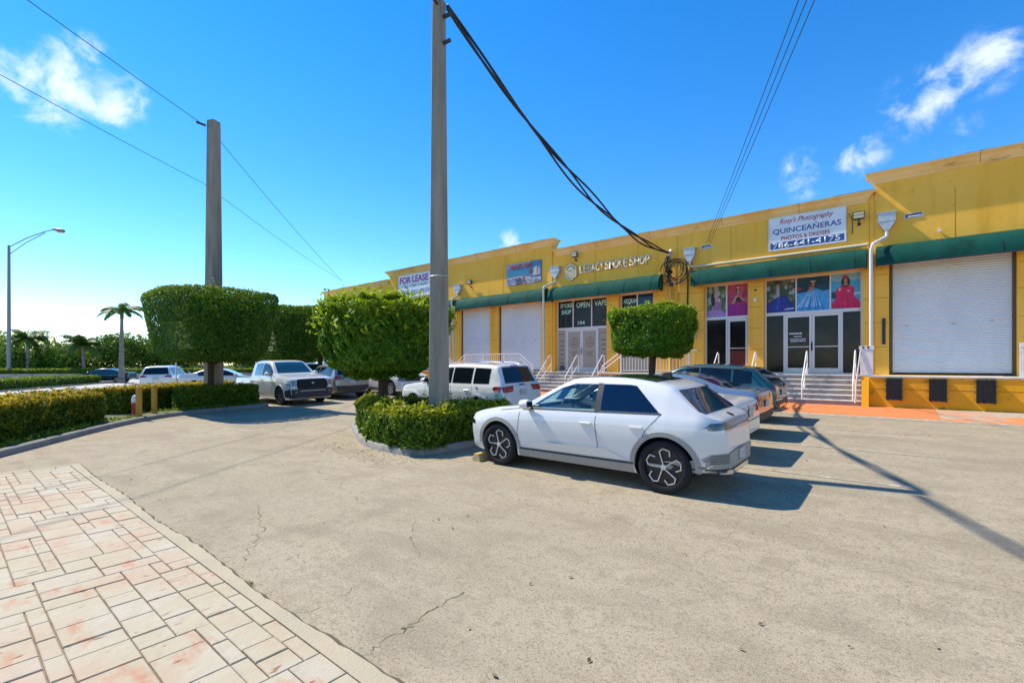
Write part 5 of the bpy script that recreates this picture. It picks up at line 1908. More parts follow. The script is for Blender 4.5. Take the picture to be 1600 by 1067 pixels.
class Car:
    def __init__(self, name, label, cat, top, W, belt, axle, wr, bot=None, plan=None, tumble=.36, pm=None, group='cars in the car park', round_=2, lowside=.97, hoodflat=False):
        self.top = chaikin(top, round_)
        self.W, self.belt, self.axle, self.wr, self.tumble = W, belt, axle, wr, tumble
        xr, xf = top[0][0], top[-1][0]
        self.xr, self.xf = xr, xf
        self.bot = bot or [(xr, .42), (xr + .3, .27), (xr + .8, .22), (xf - .8, .20), (xf - .25, .22), (xf, .30)]
        self.plan = plan or [(xr, .87), (xr + .04, .925), (xr + .12, .96), (xr + .4, .988), (xr + 1.0, 1.0), (xf - 1.2, 1.0), (xf - .6, .975), (xf - .3, .93), (xf - .12, .86), (xf - .03, .78), (xf, .70)]
        self.plan = chaikin(self.plan, 1)
        self.lowside = lowside
        self.cache = {}
        self.pm = pm
        self.root = thing(name, label, cat, (0, 0, 0), 0, group)

    def zt(self, x):
        return lerp_table(self.top, x)

    def section(self, x):
        k = round(x, 4)
        if k in self.cache:
            return self.cache[k]
        zt = self.zt(x)
        zb = min(lerp_table(self.bot, x), zt - .12)
        w_ = self.W * lerp_table(self.plan, x)
        bl = lerp_table(self.belt, x) if isinstance(self.belt, list) else self.belt
        be = min(bl, zt - .05)
        hs = be - zb
        S = [(0, zb), (w_ * .80, zb), (w_ * (self.lowside - .045), zb + .03), (w_ * self.lowside, zb + hs * .14), (w_ * (self.lowside + .012), zb + hs * .30), (w_ * .995, zb + hs * .55), (w_, zb + hs * .72), (w_ * .992, zb + hs * .86), (w_ * .97, zb + hs * .955), (w_ * .945, be)]
        h = zt - be
        ys = w_ * .945
        r_ = .86
        yr = ys - self.tumble * h * r_ - .012
        S += [(ys - (ys - yr) * .5 + .01 * min(h / .4, 1), be + h * r_ * .5), (yr, be + h * r_), (yr * .955, be + h * .935), (yr * .86, be + h * .975), (yr * .6, be + h * .993), (yr * .3, zt - .0), (0, zt)]
        self.cache[k] = S
        return S

    def side_y(self, x, z):
        S = self.section(x)
        for a, b in zip(S[1:-1], S[2:]):
            if a[1] <= z <= b[1]:
                u = (z - a[1]) / max(b[1] - a[1], 1e-9)
                return a[0] + (b[0] - a[0]) * u
        return 0.0 if z > S[-1][1] else S[1][0]

    def top_z(self, x, y):
        S = self.section(x)
        y = abs(y)
        for a, b in zip(S[8:-1], S[9:]):
            if b[0] <= y <= a[0]:
                u = (a[0] - y) / max(a[0] - b[0], 1e-9)
                return a[1] + (b[1] - a[1]) * u
        return S[8][1]

    def inside(self, x, y, z):
        S = self.section(x)
        return S[0][1] - .2 <= z <= S[-1][1] and abs(y) <= self.side_y(x, z)

    def end_x(self, y, z, front):
        a, b = (self.xf, .2) if front else (self.xr, -.2)
        if self.inside(a, y, z):
            return a
        n = 160
        px = a
        for k in range(1, n + 1):
            x = a + (b - a) * k / n
            if self.inside(x, y, z):
                for _ in range(9):
                    m = (px + x) / 2
                    if self.inside(m, y, z):
                        x = m
                    else:
                        px = m
                return x
            px = x
        return b

    def body(self, cut=None):
        xs = sorted({round(p[0], 3) for p in self.top})
        fill = [xs[0]]
        for x in xs[1:]:
            n = max(1, math.ceil((x - fill[-1]) / .07))
            a = fill[-1]
            if x - a < .006:
                continue
            fill += [a + (x - a) * k / n for k in range(1, n + 1)]
        vs, fs = [], []
        m = None
        for x in fill:
            S = self.section(x)
            ring = [(x, y, z) for y, z in S] + [(x, -y, z) for y, z in reversed(S[1:-1])]
            m = len(ring)
            vs += ring
        for i in range(len(fill) - 1):
            for k in range(m):
                j = (k + 1) % m
                fs.append((i * m + k, i * m + j, (i + 1) * m + j, (i + 1) * m + k))
        fs.append(tuple(range(m)))
        fs.append(tuple((len(fill) - 1) * m + k for k in range(m)))
        me = MB().add(vs, fs).mesh('body')
        me.materials.append(self.pm)
        me.materials.append(M['well'])
        me.materials.append(M['cabin'])
        ob = bpy.data.objects.new('body', me)
        COL.objects.link(ob)
        cutters = []
        for ax in self.axle:
            for s in (-1, 1):
                cb = MB().lathe([(self.wr + .055, 0), (self.wr + .055, .7)], (ax, s * (self.W - .30) if s > 0 else -(self.W - .30) - .7, self.wr), 'y', 40, 1)
                cutters.append(cb)
        for c in (cut or []):
            cutters.append(c)
        for cb in cutters:
            cm = cb.mesh('cutter')
            cm.materials.append(self.pm)
            cm.materials.append(M['well'])
            cm.materials.append(M['cabin'])
            co = bpy.data.objects.new('cutter', cm)
            COL.objects.link(co)
            md = ob.modifiers.new('b', 'BOOLEAN')
            md.operation = 'DIFFERENCE'
            md.solver = 'EXACT'
            md.object = co
        dg = bpy.context.evaluated_depsgraph_get()
        dg.update()
        nm = bpy.data.meshes.new_from_object(ob.evaluated_get(dg))
        for md in list(ob.modifiers):
            bpy.data.objects.remove(md.object, do_unlink=True)
        bpy.data.objects.remove(ob, do_unlink=True)
        nm.name = 'body'
        o = bpy.data.objects.new('body', nm)
        if not nm.materials or nm.materials[0] is None:
            nm.materials.clear()
            nm.materials.append(self.pm)
            nm.materials.append(M['well'])
            nm.materials.append(M['cabin'])
        COL.objects.link(o)
        o.parent = self.root
        smooth_mesh(nm, 38)
        self.bodyobj = o
        return o

    def _cells(self, poly, step):
        bm = bmesh.new()
        f = bm.faces.new([bm.verts.new((p[0], p[1], 0)) for p in poly])
        for ax in (0, 1):
            lo, hi = min(p[ax] for p in poly), max(p[ax] for p in poly)
            n = int((hi - lo) / step[ax])
            for k in range(1, n + 1):
                v = lo + (hi - lo) * k / (n + 1)
                no = (1, 0, 0) if ax == 0 else (0, 1, 0)
                bmesh.ops.bisect_plane(bm, geom=bm.verts[:] + bm.edges[:] + bm.faces[:], plane_co=(v if ax == 0 else 0, v if ax else 0, 0), plane_no=no)
        return bm

    def _panel(self, name, poly, fn, m, step, parent):
        bm = self._cells(poly, step)
        for v in bm.verts:
            v.co = fn(v.co.x, v.co.y)
        bmesh.ops.recalc_face_normals(bm, faces=bm.faces)
        me = bpy.data.meshes.new(name)
        bm.to_mesh(me)
        bm.free()
        for p in me.polygons:
            p.use_smooth = True
        return link(name, me, m, parent or self.root)

    def side(self, name, poly, m, off=.006, sides=(1, -1), parent=None, step=(.09, .07)):
        out = []
        for s in sides:
            fn = lambda x, z, s=s: (x, s * (self.side_y(x, z) + (off(x, z) if callable(off) else off)), z)
            out.append(self._panel(name, poly, fn, m, step, parent))
        return out

    def end(self, name, poly, m, front=True, off=.008, parent=None, step=(.08, .05), mirror=False):
        out = []
        for s in ((1, -1) if mirror else (1,)):
            sg = 1 if front else -1
            fn = lambda y, z, s=s: (self.end_x(y * s, z, front) + sg * off, y * s, z)
            out.append(self._panel(name, poly, fn, m, step, parent))
        return out

    def roof(self, name, poly, m, off=.006, parent=None, step=(.1, .1)):
        fn = lambda x, y: (x, y, self.top_z(x, y) + off)
        return self._panel(name, poly, fn, m, step, parent)

    def line(self, name, pts, w_=.009, m=None, off=.004, sides=(1, -1)):
        """narrow strip along the side: shut lines and trim"""
        P = []
        for a, b in zip(pts[:-1], pts[1:]):
            n = max(1, int(math.hypot(b[0] - a[0], b[1] - a[1]) / .06))
            P += [(a[0] + (b[0] - a[0]) * k / n, a[1] + (b[1] - a[1]) * k / n) for k in range(n)]
        P.append(pts[-1])
        for s in sides:
            vs, fs = [], []
            for i, p in enumerate(P):
                a, b = P[max(i - 1, 0)], P[min(i + 1, len(P) - 1)]
                l = math.hypot(b[0] - a[0], b[1] - a[1]) or 1
                nx, nz = -(b[1] - a[1]) / l, (b[0] - a[0]) / l
                for q in (-.5, .5):
                    x, z = p[0] + nx * q * w_, p[1] + nz * q * w_
                    vs.append((x, s * (self.side_y(x, z) + off), z))
            for i in range(len(P) - 1):
                fs.append((2 * i, 2 * i + 2, 2 * i + 3, 2 * i + 1))
            me = bpy.data.meshes.new(name)
            me.from_pydata(vs, [], fs)
            link(name, me, m or M['gap'], self.root)

    def windows(self, spans, m, frac=.80, lift=.03, off=.007, name='side_window', sides=(1, -1)):
        for (a, b), mm in zip(spans, m if isinstance(m, list) else [m] * len(spans)):
            n = max(4, int(abs(b - a) / .09))
            up = []
            for k in range(n + 1):
                x = a + (b - a) * k / n
                bl = lerp_table(self.belt, x) if isinstance(self.belt, list) else self.belt
                h = self.zt(x) - bl
                if h * frac > lift + .05:
                    up.append((x, bl + h * frac))
            bl = lambda x: (lerp_table(self.belt, x) if isinstance(self.belt, list) else self.belt) + lift
            xa = a if abs(up[0][0] - a) < 1e-6 else up[0][0] + (a - up[0][0]) * .5
            xb = b if abs(up[-1][0] - b) < 1e-6 else up[-1][0] + (b - up[-1][0]) * .5
            poly = [(xa, bl(xa)), (xb, bl(xb))] + up[::-1]
            self.side(name, poly, mm, off, sides)

    def arch(self, ax, r0, r1, m, name='arch_trim', a0=-8, a1=188, off=.012):
        n = 22
        for s in (1, -1):
            vs, fs = [], []
            for k in range(n + 1):
                t = R(a0 + (a1 - a0) * k / n)
                for r_, of in ((r0, off - .03), (r0 + .004, off), (r1 - .006, off), (r1, .0)):
                    x, z = ax + r_ * math.cos(t), self.wr + r_ * math.sin(t)
                    zc = max(z, self.section(x)[3][1]) if z < self.section(x)[3][1] else z
                    vs.append((x, s * (self.side_y(x, zc) + of), z))
            for k in range(n):
                for q in range(3):
                    fs.append((k * 4 + q, k * 4 + 4 + q, k * 4 + 5 + q, k * 4 + 1 + q))
            MB().add(vs, fs).build(name, m, self.root, smooth=50)

    def wheels(self, style='five', w_=.235, rim=None, inset=.012):
        for ax in self.axle:
            for s in (1, -1):
                yo = s * (self.W * .985 - inset)
                yi = yo - s * w_
                r_ = self.wr
                rr = r_ * (.70 if style != 'ev' else .735)
                wh = thing('wheel', None, None, (ax, 0, r_))
                wh.parent = self.root
                prof = [(rr * .98, yo - s * .035), (rr, yo - s * .012), (r_ * .86, yo - s * .0), (r_ * .95, yo - s * .012), (r_ * .99, yo - s * .035), (r_, yo - s * .07), (r_, yi + s * .07), (r_ * .97, yi + s * .02), (r_ * .85, yi), (rr, yi), (rr * .98, yi + s * .05)]
                MB().lathe(prof, (0, 0, 0), 'y', 40, closed=True).build('tyre', M['tyre'], wh, smooth=40)
                dk = MB().lathe([(0, yo - s * .06), (rr * .97, yo - s * .06), (rr * .97, yi + s * .03), (0, yi + s * .03)], (0, 0, 0), 'y', 32).build('disc', M['rimdark'], wh, smooth=30)
                sp = MB()
                ym = yo - s * .022

                def strip(pts, wd, d_=.03):
                    for (r0, a0), (r1, a1) in zip(pts[:-1], pts[1:]):
                        p0 = Vector((r0 * math.cos(R(a0)), r0 * math.sin(R(a0))))
                        p1 = Vector((r1 * math.cos(R(a1)), r1 * math.sin(R(a1))))
                        t_ = (p1 - p0).normalized()
                        nv = Vector((-t_.y, t_.x)) * wd / 2
                        q = [p0 + nv - t_ * wd * .3, p0 - nv - t_ * wd * .3, p1 - nv + t_ * wd * .3, p1 + nv + t_ * wd * .3]
                        sp.prism([(v.x, v.y) for v in q], lambda u, v: (u, ym, v), lambda u, v: (u, ym - s * d_, v))

                if style == 'ev':
                    for k in range(5):
                        b_ = 90 + 72 * k
                        sgn = s
                        strip([(rr * .10, b_), (rr * .46, b_ - 14 * sgn), (rr * .80, b_ - 15 * sgn), (rr * .93, b_ - 1 * sgn), (rr * .90, b_ + 20 * sgn), (rr * .66, b_ + 30 * sgn)], rr * .05)
                else:
                    for k in range(5):
                        b_ = 90 + 72 * k
                        strip([(rr * .1, b_ - 9), (rr * .95, b_ - 13)], rr * .11)
                        strip([(rr * .1, b_ + 9), (rr * .95, b_ + 13)], rr * .11)
                sp.lathe([(0, ym + s * .004), (rr * .14, ym + s * .002), (rr * .15, ym - s * .03)], (0, 0, 0), 'y', 16)
                if style != 'ev':
                    sp.lathe([(rr * .955, ym - s * .02), (rr * .96, ym + s * .008), (rr * 1.0, ym + s * .010), (rr * 1.0, ym - s * .03)], (0, 0, 0), 'y', 40, closed=True)
                sp.build('rim', rim or M['rimlight'], wh)

    def mirror(self, x, z, m, y=None):
        for s in (1, -1):
            y0 = s * (self.side_y(x, z) if y is None else y)
            o = MB()
            vs, fs = [], []
            sh = [(-.10, .55), (-.09, .9), (-.02, 1.0), (.07, .8), (.10, .3)]
            for dx, k in sh:
                for a in range(10):
                    t = 2 * math.pi * a / 10
                    vs.append((x + dx, y0 + s * (.155 + .10 * k * math.cos(t)), z + .075 + .085 * k * math.sin(t)))
            for i in range(4):
                for a in range(10):
                    b = (a + 1) % 10
                    fs.append((i * 10 + a, i * 10 + b, i * 10 + 10 + b, i * 10 + 10 + a))
            fs += [tuple(range(10)), tuple(40 + a for a in range(10))]
            o.add(vs, fs)
            mo = o.build('mirror', m, self.root, smooth=50)
            MB().box(x - .05, x + .04, min(y0 - s * .02, y0 + s * .16), max(y0 - s * .02, y0 + s * .16), z - .02, z + .02).build('mirror_foot', M['clad_dark'], mo)
            MB().box(x - .106, x - .1005, min(y0 + s * .08, y0 + s * .22), max(y0 + s * .08, y0 + s * .22), z + .03, z + .12).build('mirror_glass', M['carglass'], mo)

    def handles(self, xs, z, m, w_=.19):
        for x in xs:
            for s in (1, -1):
                y = s * (self.side_y(x, z))
                MB().cbox(x - w_ / 2, x + w_ / 2, min(y, y + s * .028), max(y, y + s * .028), z - .014, z + .014, .004).build('door_handle', m, self.root)

    def plate(self, z, front, w_=.31, h=.155, y=0, off=.02):
        x = self.end_x(y, z, front) + (off if front else -off)
        MB().box(x - .006, x + .006, y - w_ / 2, y + w_ / 2, z - h / 2, z + h / 2).build('licence_plate', M['plate'], self.root)

    def place(self, X, Y, rz):
        z = [gz(X + math.cos(rz) * a - math.sin(rz) * b, Y + math.sin(rz) * a + math.cos(rz) * b) for a in self.axle for b in (-.8, .8)]
        self.root.location = (X, Y, sum(z) / 4)
        # follow the slope of the lot across the axle
        dy = (z[1] + z[3] - z[0] - z[2]) / 2 / 1.6
        self.root.rotation_euler = (math.atan(dy), 0, rz)


MIR = lambda P: P + [(-y, z) for y, z in reversed(P)]

# ---------------------------------------------------------- 1. near white electric car
ev = Car('electric_car', 'near white electric hatchback with grey arches and five-petal wheels', 'car',
         [(-2.28, .50), (-2.278, .62), (-2.265, .86), (-2.25, .93), (-2.225, 1.01), (-2.18, 1.055), (-2.0, 1.115), (-1.62, 1.425), (-1.55, 1.475), (-1.40, 1.52), (-1.0, 1.585), (-.55, 1.608), (-.1, 1.59), (.12, 1.555), (.55, 1.33), (.93, 1.13), (1.05, 1.085), (1.5, 1.045), (1.95, .965), (2.2, .885), (2.28, .82), (2.325, .62), (2.335, .45)],
         .935, [(-2.4, 1.07), (-1.2, 1.09), (0, 1.065), (1.0, 1.02), (1.6, .945), (2.3, .80)], (-1.5, 1.5), .372, tumble=.36, pm=M['white_car'], lowside=.945,
         bot=[(-2.28, .385), (-2.15, .35), (-1.95, .31), (-1.7, .20), (1.9, .19), (2.25, .22), (2.335, .27)],
         plan=[(-2.28, .60), (-2.25, .70), (-2.18, .82), (-2.06, .915), (-1.9, .96), (-1.4, .998), (0, 1.0), (1.2, .995), (1.7, .97), (2.05, .93), (2.22, .86), (2.30, .76), (2.335, .66)])
WIN_F = [(.80, 1.075), (-.42, 1.09), (-.42, 1.485), (-.02, 1.48), (.22, 1.41), (.52, 1.25)]
WIN_R = [(-.53, 1.095), (-1.44, 1.115), (-1.06, 1.475), (-.96, 1.488), (-.53, 1.49)]
WS = [(.70, 1.115), (-.70, 1.115), (-.55, 1.49), (.55, 1.49)]
cab = MB().prism([(-1.55, .62), (.80, .62), (.85, 1.04), (.40, 1.33), (.10, 1.50), (-.5, 1.55), (-1.25, 1.46), (-1.55, 1.12)], lambda u, v: (u, -.66, v), lambda u, v: (u, .66, v), 2)
cutF = MB().prism([(-.46 if p[0] < -.4 else p[0], p[1]) for p in WIN_F], lambda u, v: (u, -1.3, v), lambda u, v: (u, 1.3, v), 2)
cutW = MB().prism(WS, lambda u, v: (0.02, u, v), lambda u, v: (2.6, u, v), 2)
ev.body([cab, cutF, cutW])
ev.side('front_side_window', WIN_F, M['clearglass'], .003)
ev.side('rear_side_window', WIN_R, M['bluecarglass'], .006)
ev.side('door_pillar', [(-.43, 1.07), (-.52, 1.07), (-.52, 1.50), (-.43, 1.50)], M['clad_dark'], .008)
ev.end('windscreen', WS, M['clearglass'], True, .006)
ev.end('rear_window', [(.60, 1.425), (-.60, 1.425), (-.78, 1.16), (-.70, 1.125), (.70, 1.125), (.78, 1.16)], M['bluecarglass'], False, .010)
ev.roof('glass_roof', [(-1.30, -.585), (.08, -.565), (.08, .565), (-1.30, .585)], M['carglass'], .006)
# dark lower window frame line and chrome-free trims
ev.line('window_trim', [(.92, 1.055), (-.4, 1.075), (-1.47, 1.10)], .022, M['clad_dark'], .006)
for ax in ev.axle:
    ev.arch(ax, ev.wr + .048, ev.wr + .125, M['clad'], a0=-2, a1=184)
ev.side('sill', [(-1.06, .235), (1.04, .225), (1.04, .345), (-1.06, .355)], M['clad'], .010)
ev.line('sill_line', [(-1.07, .375), (1.06, .365)], .030, M['clad_dark'], .012)
# undercut wedge low on the doors, facing the ground
ev.side('door_undercut', [(-.98, .395), (.98, .385), (.66, .52), (-.62, .545)], M['white_car'], lambda x, z: .004 + max(0, (z - .39)) * .22)
# shut lines
ev.line('shut_line', [(1.02, .40), (1.05, .62), (1.0, .98)])
ev.line('shut_line', [(-.47, .39), (-.50, .60), (-.46, .90), (-.47, 1.07)])
ev.line('shut_line', [(-1.14, .64), (-1.26, .86), (-1.46, 1.09)])
ev.line('shut_line', [(1.45, .99), (1.0, 1.045), (.86, 1.07)], .008)
ev.handles((.0 - .30, -1.12), .895, M['white_car'], .20)
ev.wheels('ev', .25)
ev.mirror(.80, 1.06, M['white_car'])
# tail: smoked lamp band, lower grey bumper with louvres, plate
ev.end('tail_lamp_band', MIR([(.0, .93), (.80, .915), (.875, .93), (.80, 1.01), (.0, 1.03)]), M['smoke'], False, .010, step=(.06, .05))
ev.end('lower_bumper', MIR([(.0, .40), (.86, .40), (.885, .45), (.80, .60), (.0, .63)]), M['clad'], False, .012)
ev.end('rear_apron', MIR([(.0, .33), (.80, .33), (.88, .36), (.885, .405), (.0, .405)]), M['clad'], False, .008)
ev.end('bumper_line', MIR([(.0, .375), (.86, .375), (.86, .397), (.0, .397)]), M['clad_dark'], False, .014)
ev.side('side_reflector', [(-1.96, .41), (-2.04, .41), (-2.04, .43), (-1.96, .43)], M['redlamp'], .016)
for k in range(6):
    z = .475 + k * .022
    ev.end('louvre', [(.58, z), (.84 - .01 * k, z), (.84 - .01 * k, z + .009), (.58, z + .009)], M['clad_dark'], False, .016, mirror=True)
ev.end('diffuser', MIR([(.0, .30), (.62, .32), (.70, .37), (.0, .37)]), M['chrome'], False, .014)
ev.plate(.53, False)
ev.end('badge', [(-.06, 1.07), (-.045, 1.085), (.0, 1.092), (.045, 1.085), (.06, 1.07), (.045, 1.055), (0, 1.05), (-.045, 1.055)], M['carglass'], False, .016)
ev.end('head_lamp', [(.38, .70), (.80, .70), (.84, .76), (.38, .765)], M['carglass'], True, .010, mirror=True)
ev.side('lamp_corner', [(2.30, .70), (2.10, .70), (2.12, .77), (2.26, .775)], M['carglass'], .008)
ev.end('grille', MIR([(0, .30), (.55, .30), (.62, .44), (0, .46)]), M['clad_dark'], True, .010)
ev.end('front_bumper_line', MIR([(0, .265), (.62, .265), (.62, .285), (0, .285)]), M['clad'], True, .010)
fin = MB().prism([(-1.30, 1.56), (-1.10, 1.58), (-1.20, 1.65), (-1.30, 1.66)], lambda u, v: (u, -.025, v), lambda u, v: (u, .025, v)).build('roof_fin', M['carglass'], ev.root)
# cabin: dash, seats, wheel, rear bench
MB().prism([(.45, .72), (.86, .72), (.86, 1.03), (.70, 1.06), (.48, 1.0)], lambda u, v: (u, -.62, v), lambda u, v: (u, .62, v)).build('dashboard', M['clad_dark'], ev.root)
for y0 in (-.36, .36):
    st = MB().prism([(-.42, .70), (.10, .72), (.12, .80), (-.25, .84), (-.44, 1.36), (-.56, 1.36), (-.54, .80)], lambda u, v: (u, y0 - .22, v), lambda u, v: (u, y0 + .22, v)).build('front_seat', M['seat'], ev.root)
    MB().cbox(-.58, -.46, y0 - .12, y0 + .12, 1.37, 1.50, .02).build('headrest', M['seat'], st)
MB().prism([(-1.2, .70), (-.80, .72), (-.80, .82), (-1.14, .86), (-1.36, 1.34), (-1.46, 1.34)], lambda u, v: (u, -.6, v), lambda u, v: (u, .6, v)).build('rear_seat', M['seat'], ev.root)
MB().tube([(.36 + .06 * math.sin(a), .36 + .18 * math.cos(a), 1.0 + .18 * math.sin(a)) for a in [2 * math.pi * i / 20 for i in range(20)]], .015, 6, closed=True).build('steering_wheel', M['clad_dark'], ev.root)
MB().tube([(.36, .36, 1.0), (.55, .36, .92)], .03, 6).build('steering_column', M['clad_dark'], ev.root)
MB().box(.52, .56, -.12, .12, 1.36, 1.42).build('inner_mirror', M['clad_dark'], ev.root)
ev.place(-3.99, 7.24, math.pi)


# ---------------------------------------------------------- other vehicles
def profile(kind, L=4.7, H=1.45):
    base = {
        'sedan': ([(-2.40, .55), (-2.40, .75), (-2.37, .98), (-2.30, 1.08), (-1.75, 1.13), (-1.55, 1.16), (-1.0, 1.37), (-.55, 1.45), (-.1, 1.46), (.30, 1.40), (.62, 1.26), (1.08, 1.0), (1.25, .97), (1.9, .88), (2.2, .78), (2.33, .68), (2.39, .5), (2.40, .4)], 1.46),
        'suv': ([(-2.40, .55), (-2.40, .80), (-2.37, 1.05), (-2.31, 1.15), (-2.08, 1.52), (-2.0, 1.62), (-1.80, 1.68), (-.8, 1.72), (-.1, 1.70), (.25, 1.64), (.55, 1.48), (1.02, 1.18), (1.2, 1.13), (1.9, 1.04), (2.2, .94), (2.33, .80), (2.39, .55), (2.40, .4)], 1.72),
        'jeep': ([(-2.40, .55), (-2.40, .85), (-2.37, 1.08), (-2.32, 1.16), (-2.12, 1.55), (-2.08, 1.66), (-1.95, 1.72), (-.6, 1.765), (.0, 1.75), (.26, 1.69), (.50, 1.55), (.93, 1.22), (1.05, 1.18), (2.0, 1.09), (2.25, 1.02), (2.36, .90), (2.40, .60), (2.41, .45)], 1.765),
        'coupe_suv': ([(-2.40, .55), (-2.40, .78), (-2.36, 1.03), (-2.28, 1.12), (-1.95, 1.40), (-1.80, 1.50), (-1.55, 1.56), (-.6, 1.64), (-.05, 1.63), (.3, 1.57), (.6, 1.42), (1.06, 1.12), (1.2, 1.08), (1.9, .99), (2.2, .88), (2.34, .74), (2.39, .5), (2.40, .4)], 1.64),
        'truck': ([(-2.40, .55), (-2.40, .8), (-2.39, 1.02), (-2.37, 1.05), (-.86, 1.06), (-.80, 1.08), (-.76, 1.68), (-.70, 1.76), (-.45, 1.82), (.2, 1.82), (.5, 1.78), (.68, 1.68), (1.10, 1.26), (1.2, 1.22), (1.7, 1.17), (2.22, 1.10), (2.34, 1.0), (2.39, .7), (2.40, .45)], 1.82),
        'van': ([(-2.40, .55), (-2.40, 1.0), (-2.37, 1.15), (-2.25, 1.62), (-2.1, 1.72), (-.8, 1.77), (.3, 1.74), (.7, 1.62), (1.35, 1.15), (1.5, 1.1), (2.1, .98), (2.33, .80), (2.39, .55), (2.40, .4)], 1.77)}[kind]
    return [(x * L / 4.8, z * (H / base[1] if z > .6 else 1)) for x, z in base[0]], L / 4.8, H / base[1]


def car(kind, name, label, pm, X, Y, rz, L, H, W, cat='car', belt=None, glass=None, screen=None, spans=None, wr=.345, clad=False, rim=None, rear='lamps', frontstyle=None, group='cars in the car park', axle=None, detail=True, ws=None, bl=None, tumble=.36, plan=None):
    top, kx, kz = profile(kind, L, H)
    axle = axle or (-1.42 * kx, 1.45 * kx)
    c = Car(name, label, cat, top, W, belt, axle, wr, pm=pm, group=group, tumble=tumble, plan=plan)
    c.body()
    c.windows(spans, glass or M['carglass'])
    c.end('windscreen', MIR([(0, ws[0]), (ws[2], ws[0]), (ws[3], ws[1]), (0, ws[1] + .015)]), screen or M['tealglass'], True, .010)
    if bl:
        c.end('rear_window', MIR([(0, bl[0]), (bl[2], bl[0]), (bl[3], bl[1]), (0, bl[1] + .01)]), M['carglass'], False, .010)
    c.wheels('five', rim=rim)
    if detail:
        hz = H * .60 if kind != 'truck' else 1.12
        xs = sorted(x for s in spans for x in s)
        c.mirror(spans[0][0] - .12 if spans[0][0] > spans[0][1] else spans[0][1] - .12, belt + .02, pm)
    if clad:
        for ax in c.axle:
            c.arch(ax, wr + .045, wr + .115, M['clad_dark'])
        c.side('sill', [(c.axle[0] + .44, .23), (c.axle[1] - .44, .22), (c.axle[1] - .44, .36), (c.axle[0] + .44, .36)], M['clad_dark'], .010)
    c.place(X, Y, rz)
    return c


PI = math.pi
# 2. white sedan beside the electric car
c = car('sedan', 'white_sedan', 'white saloon with spoilerless boot parked just beyond the near electric car', M['white_car'], -4.46, 9.78, PI, 4.65, 1.42, .90, belt=.93, spans=[(1.02, -.30), (-.36, -1.22)], glass=M['carglass'], ws=(1.0, 1.34, .62, .48), bl=(1.115, 1.34, .62, .50), wr=.325)
c.end('tail_lamp', [(.48, .80), (.84, .78), (.86, .94), (.62, .96)], M['redlamp'], False, .010, mirror=True)
c.plate(.80, False)
c.end('badge', ell(0, .93, .05, .035, 10), M['chrome'], False, .012)
c.end('badge', [(.35, .90), (.50, .90), (.50, .93), (.35, .93)], M['chrome'], False, .012, mirror=True)
c.line('shut_line', [(-.33, .30), (-.34, .92)])
c.handles((-.15, -1.05), .80, M['white_car'])
c.end('bumper_seam', MIR([(0, .655), (.82, .66), (.82, .672), (0, .667)]), M['gap'], False, .006)
# 3. blue-grey saloon
c = car('sedan', 'blue_sedan', 'metallic blue-grey saloon between the white saloon and the teal car', M['blue_car'], -4.75, 12.32, PI, 4.80, 1.46, .92, belt=.96, spans=[(1.04, -.30), (-.36, -1.32)], ws=(1.02, 1.37, .64, .50), bl=(1.13, 1.37, .64, .50), wr=.335)
c.end('tail_lamp', [(.42, .86), (.86, .84), (.88, .98), (.5, .985)], M['redlamp'], False, .010, mirror=True)
c.plate(.76, False)
c.end('lower_bumper', MIR([(0, .40), (.80, .42), (.80, .58), (0, .56)]), M['clad_dark'], False, .010)
c.handles((-.15, -1.1), .84, M['blue_car'])
MB().prism([(-.55, 1.455), (-.40, 1.458), (-.52, 1.51)], lambda u, v: (u, -.02, v), lambda u, v: (u, .02, v)).build('roof_fin', M['blue_car'], c.root)
# 4. teal crossover
c = car('coupe_suv', 'teal_crossover', 'dark teal crossover parked nearest to the shop steps', M['teal_car'], -4.80, 15.05, PI, 4.65, 1.62, .94, belt=1.06, spans=[(1.04, -.28), (-.34, -1.18), (-1.24, -1.72)], ws=(1.13, 1.52, .66, .54), bl=(1.15, 1.47, .66, .54), wr=.36, clad=True)
c.end('tail_lamp', [(.40, .92), (.86, .90), (.88, 1.04), (.5, 1.04)], M['redlamp'], False, .010, mirror=True)
c.plate(.82, False)
c.end('lower_bumper', MIR([(0, .40), (.82, .42), (.82, .62), (0, .60)]), M['clad_dark'], False, .010)
c.end('skid_plate', MIR([(0, .43), (.5, .43), (.45, .50), (0, .50)]), M['chrome'], False, .016)
c.line('roof_rail', [(.1, 1.56), (-1.5, 1.49)], .03, M['clad_dark'], .02)
c.handles((-.15, -1.05), .92, M['teal_car'])
# 5. white off-roader behind the island
c = car('jeep', 'white_off_roader', 'white estate off-roader with dark windows behind the hedged island', M['white_car'], -10.62, 10.72, PI, 4.62, 1.76, .965, belt=1.15, spans=[(.92, -.26), (-.32, -1.10), (-1.18, -1.78)], ws=(1.22, 1.64, .68, .58), bl=(1.19, 1.62, .70, .60), wr=.385, axle=(-1.36, 1.45), tumble=.30)
c.end('tail_lamp', [(.46, .96), (.86, .93), (.90, 1.10), (.40, 1.12)], M['redlamp'], False, .012, mirror=True)
c.side('tail_lamp_side', [(-2.29, .95), (-1.98, .98), (-1.95, 1.08), (-2.03, 1.11), (-2.27, 1.11)], M['redlamp'], .010)
c.plate(.92, False)
c.end('badge', [(-.12, 1.12), (.12, 1.12), (.12, 1.15), (-.12, 1.15)], M['carglass'], False, .016)
for ax in c.axle:
    c.arch(ax, .43, .50, M['white_car'], off=.03)
c.line('shut_line', [(-.29, .35), (-.29, 1.1)])
c.line('shut_line', [(.86, .35), (.9, .75), (.86, 1.1)])
c.line('shut_line', [(-1.14, .75), (-1.16, 1.1)])
c.handles((-.10, -.95), .98, M['chrome'])
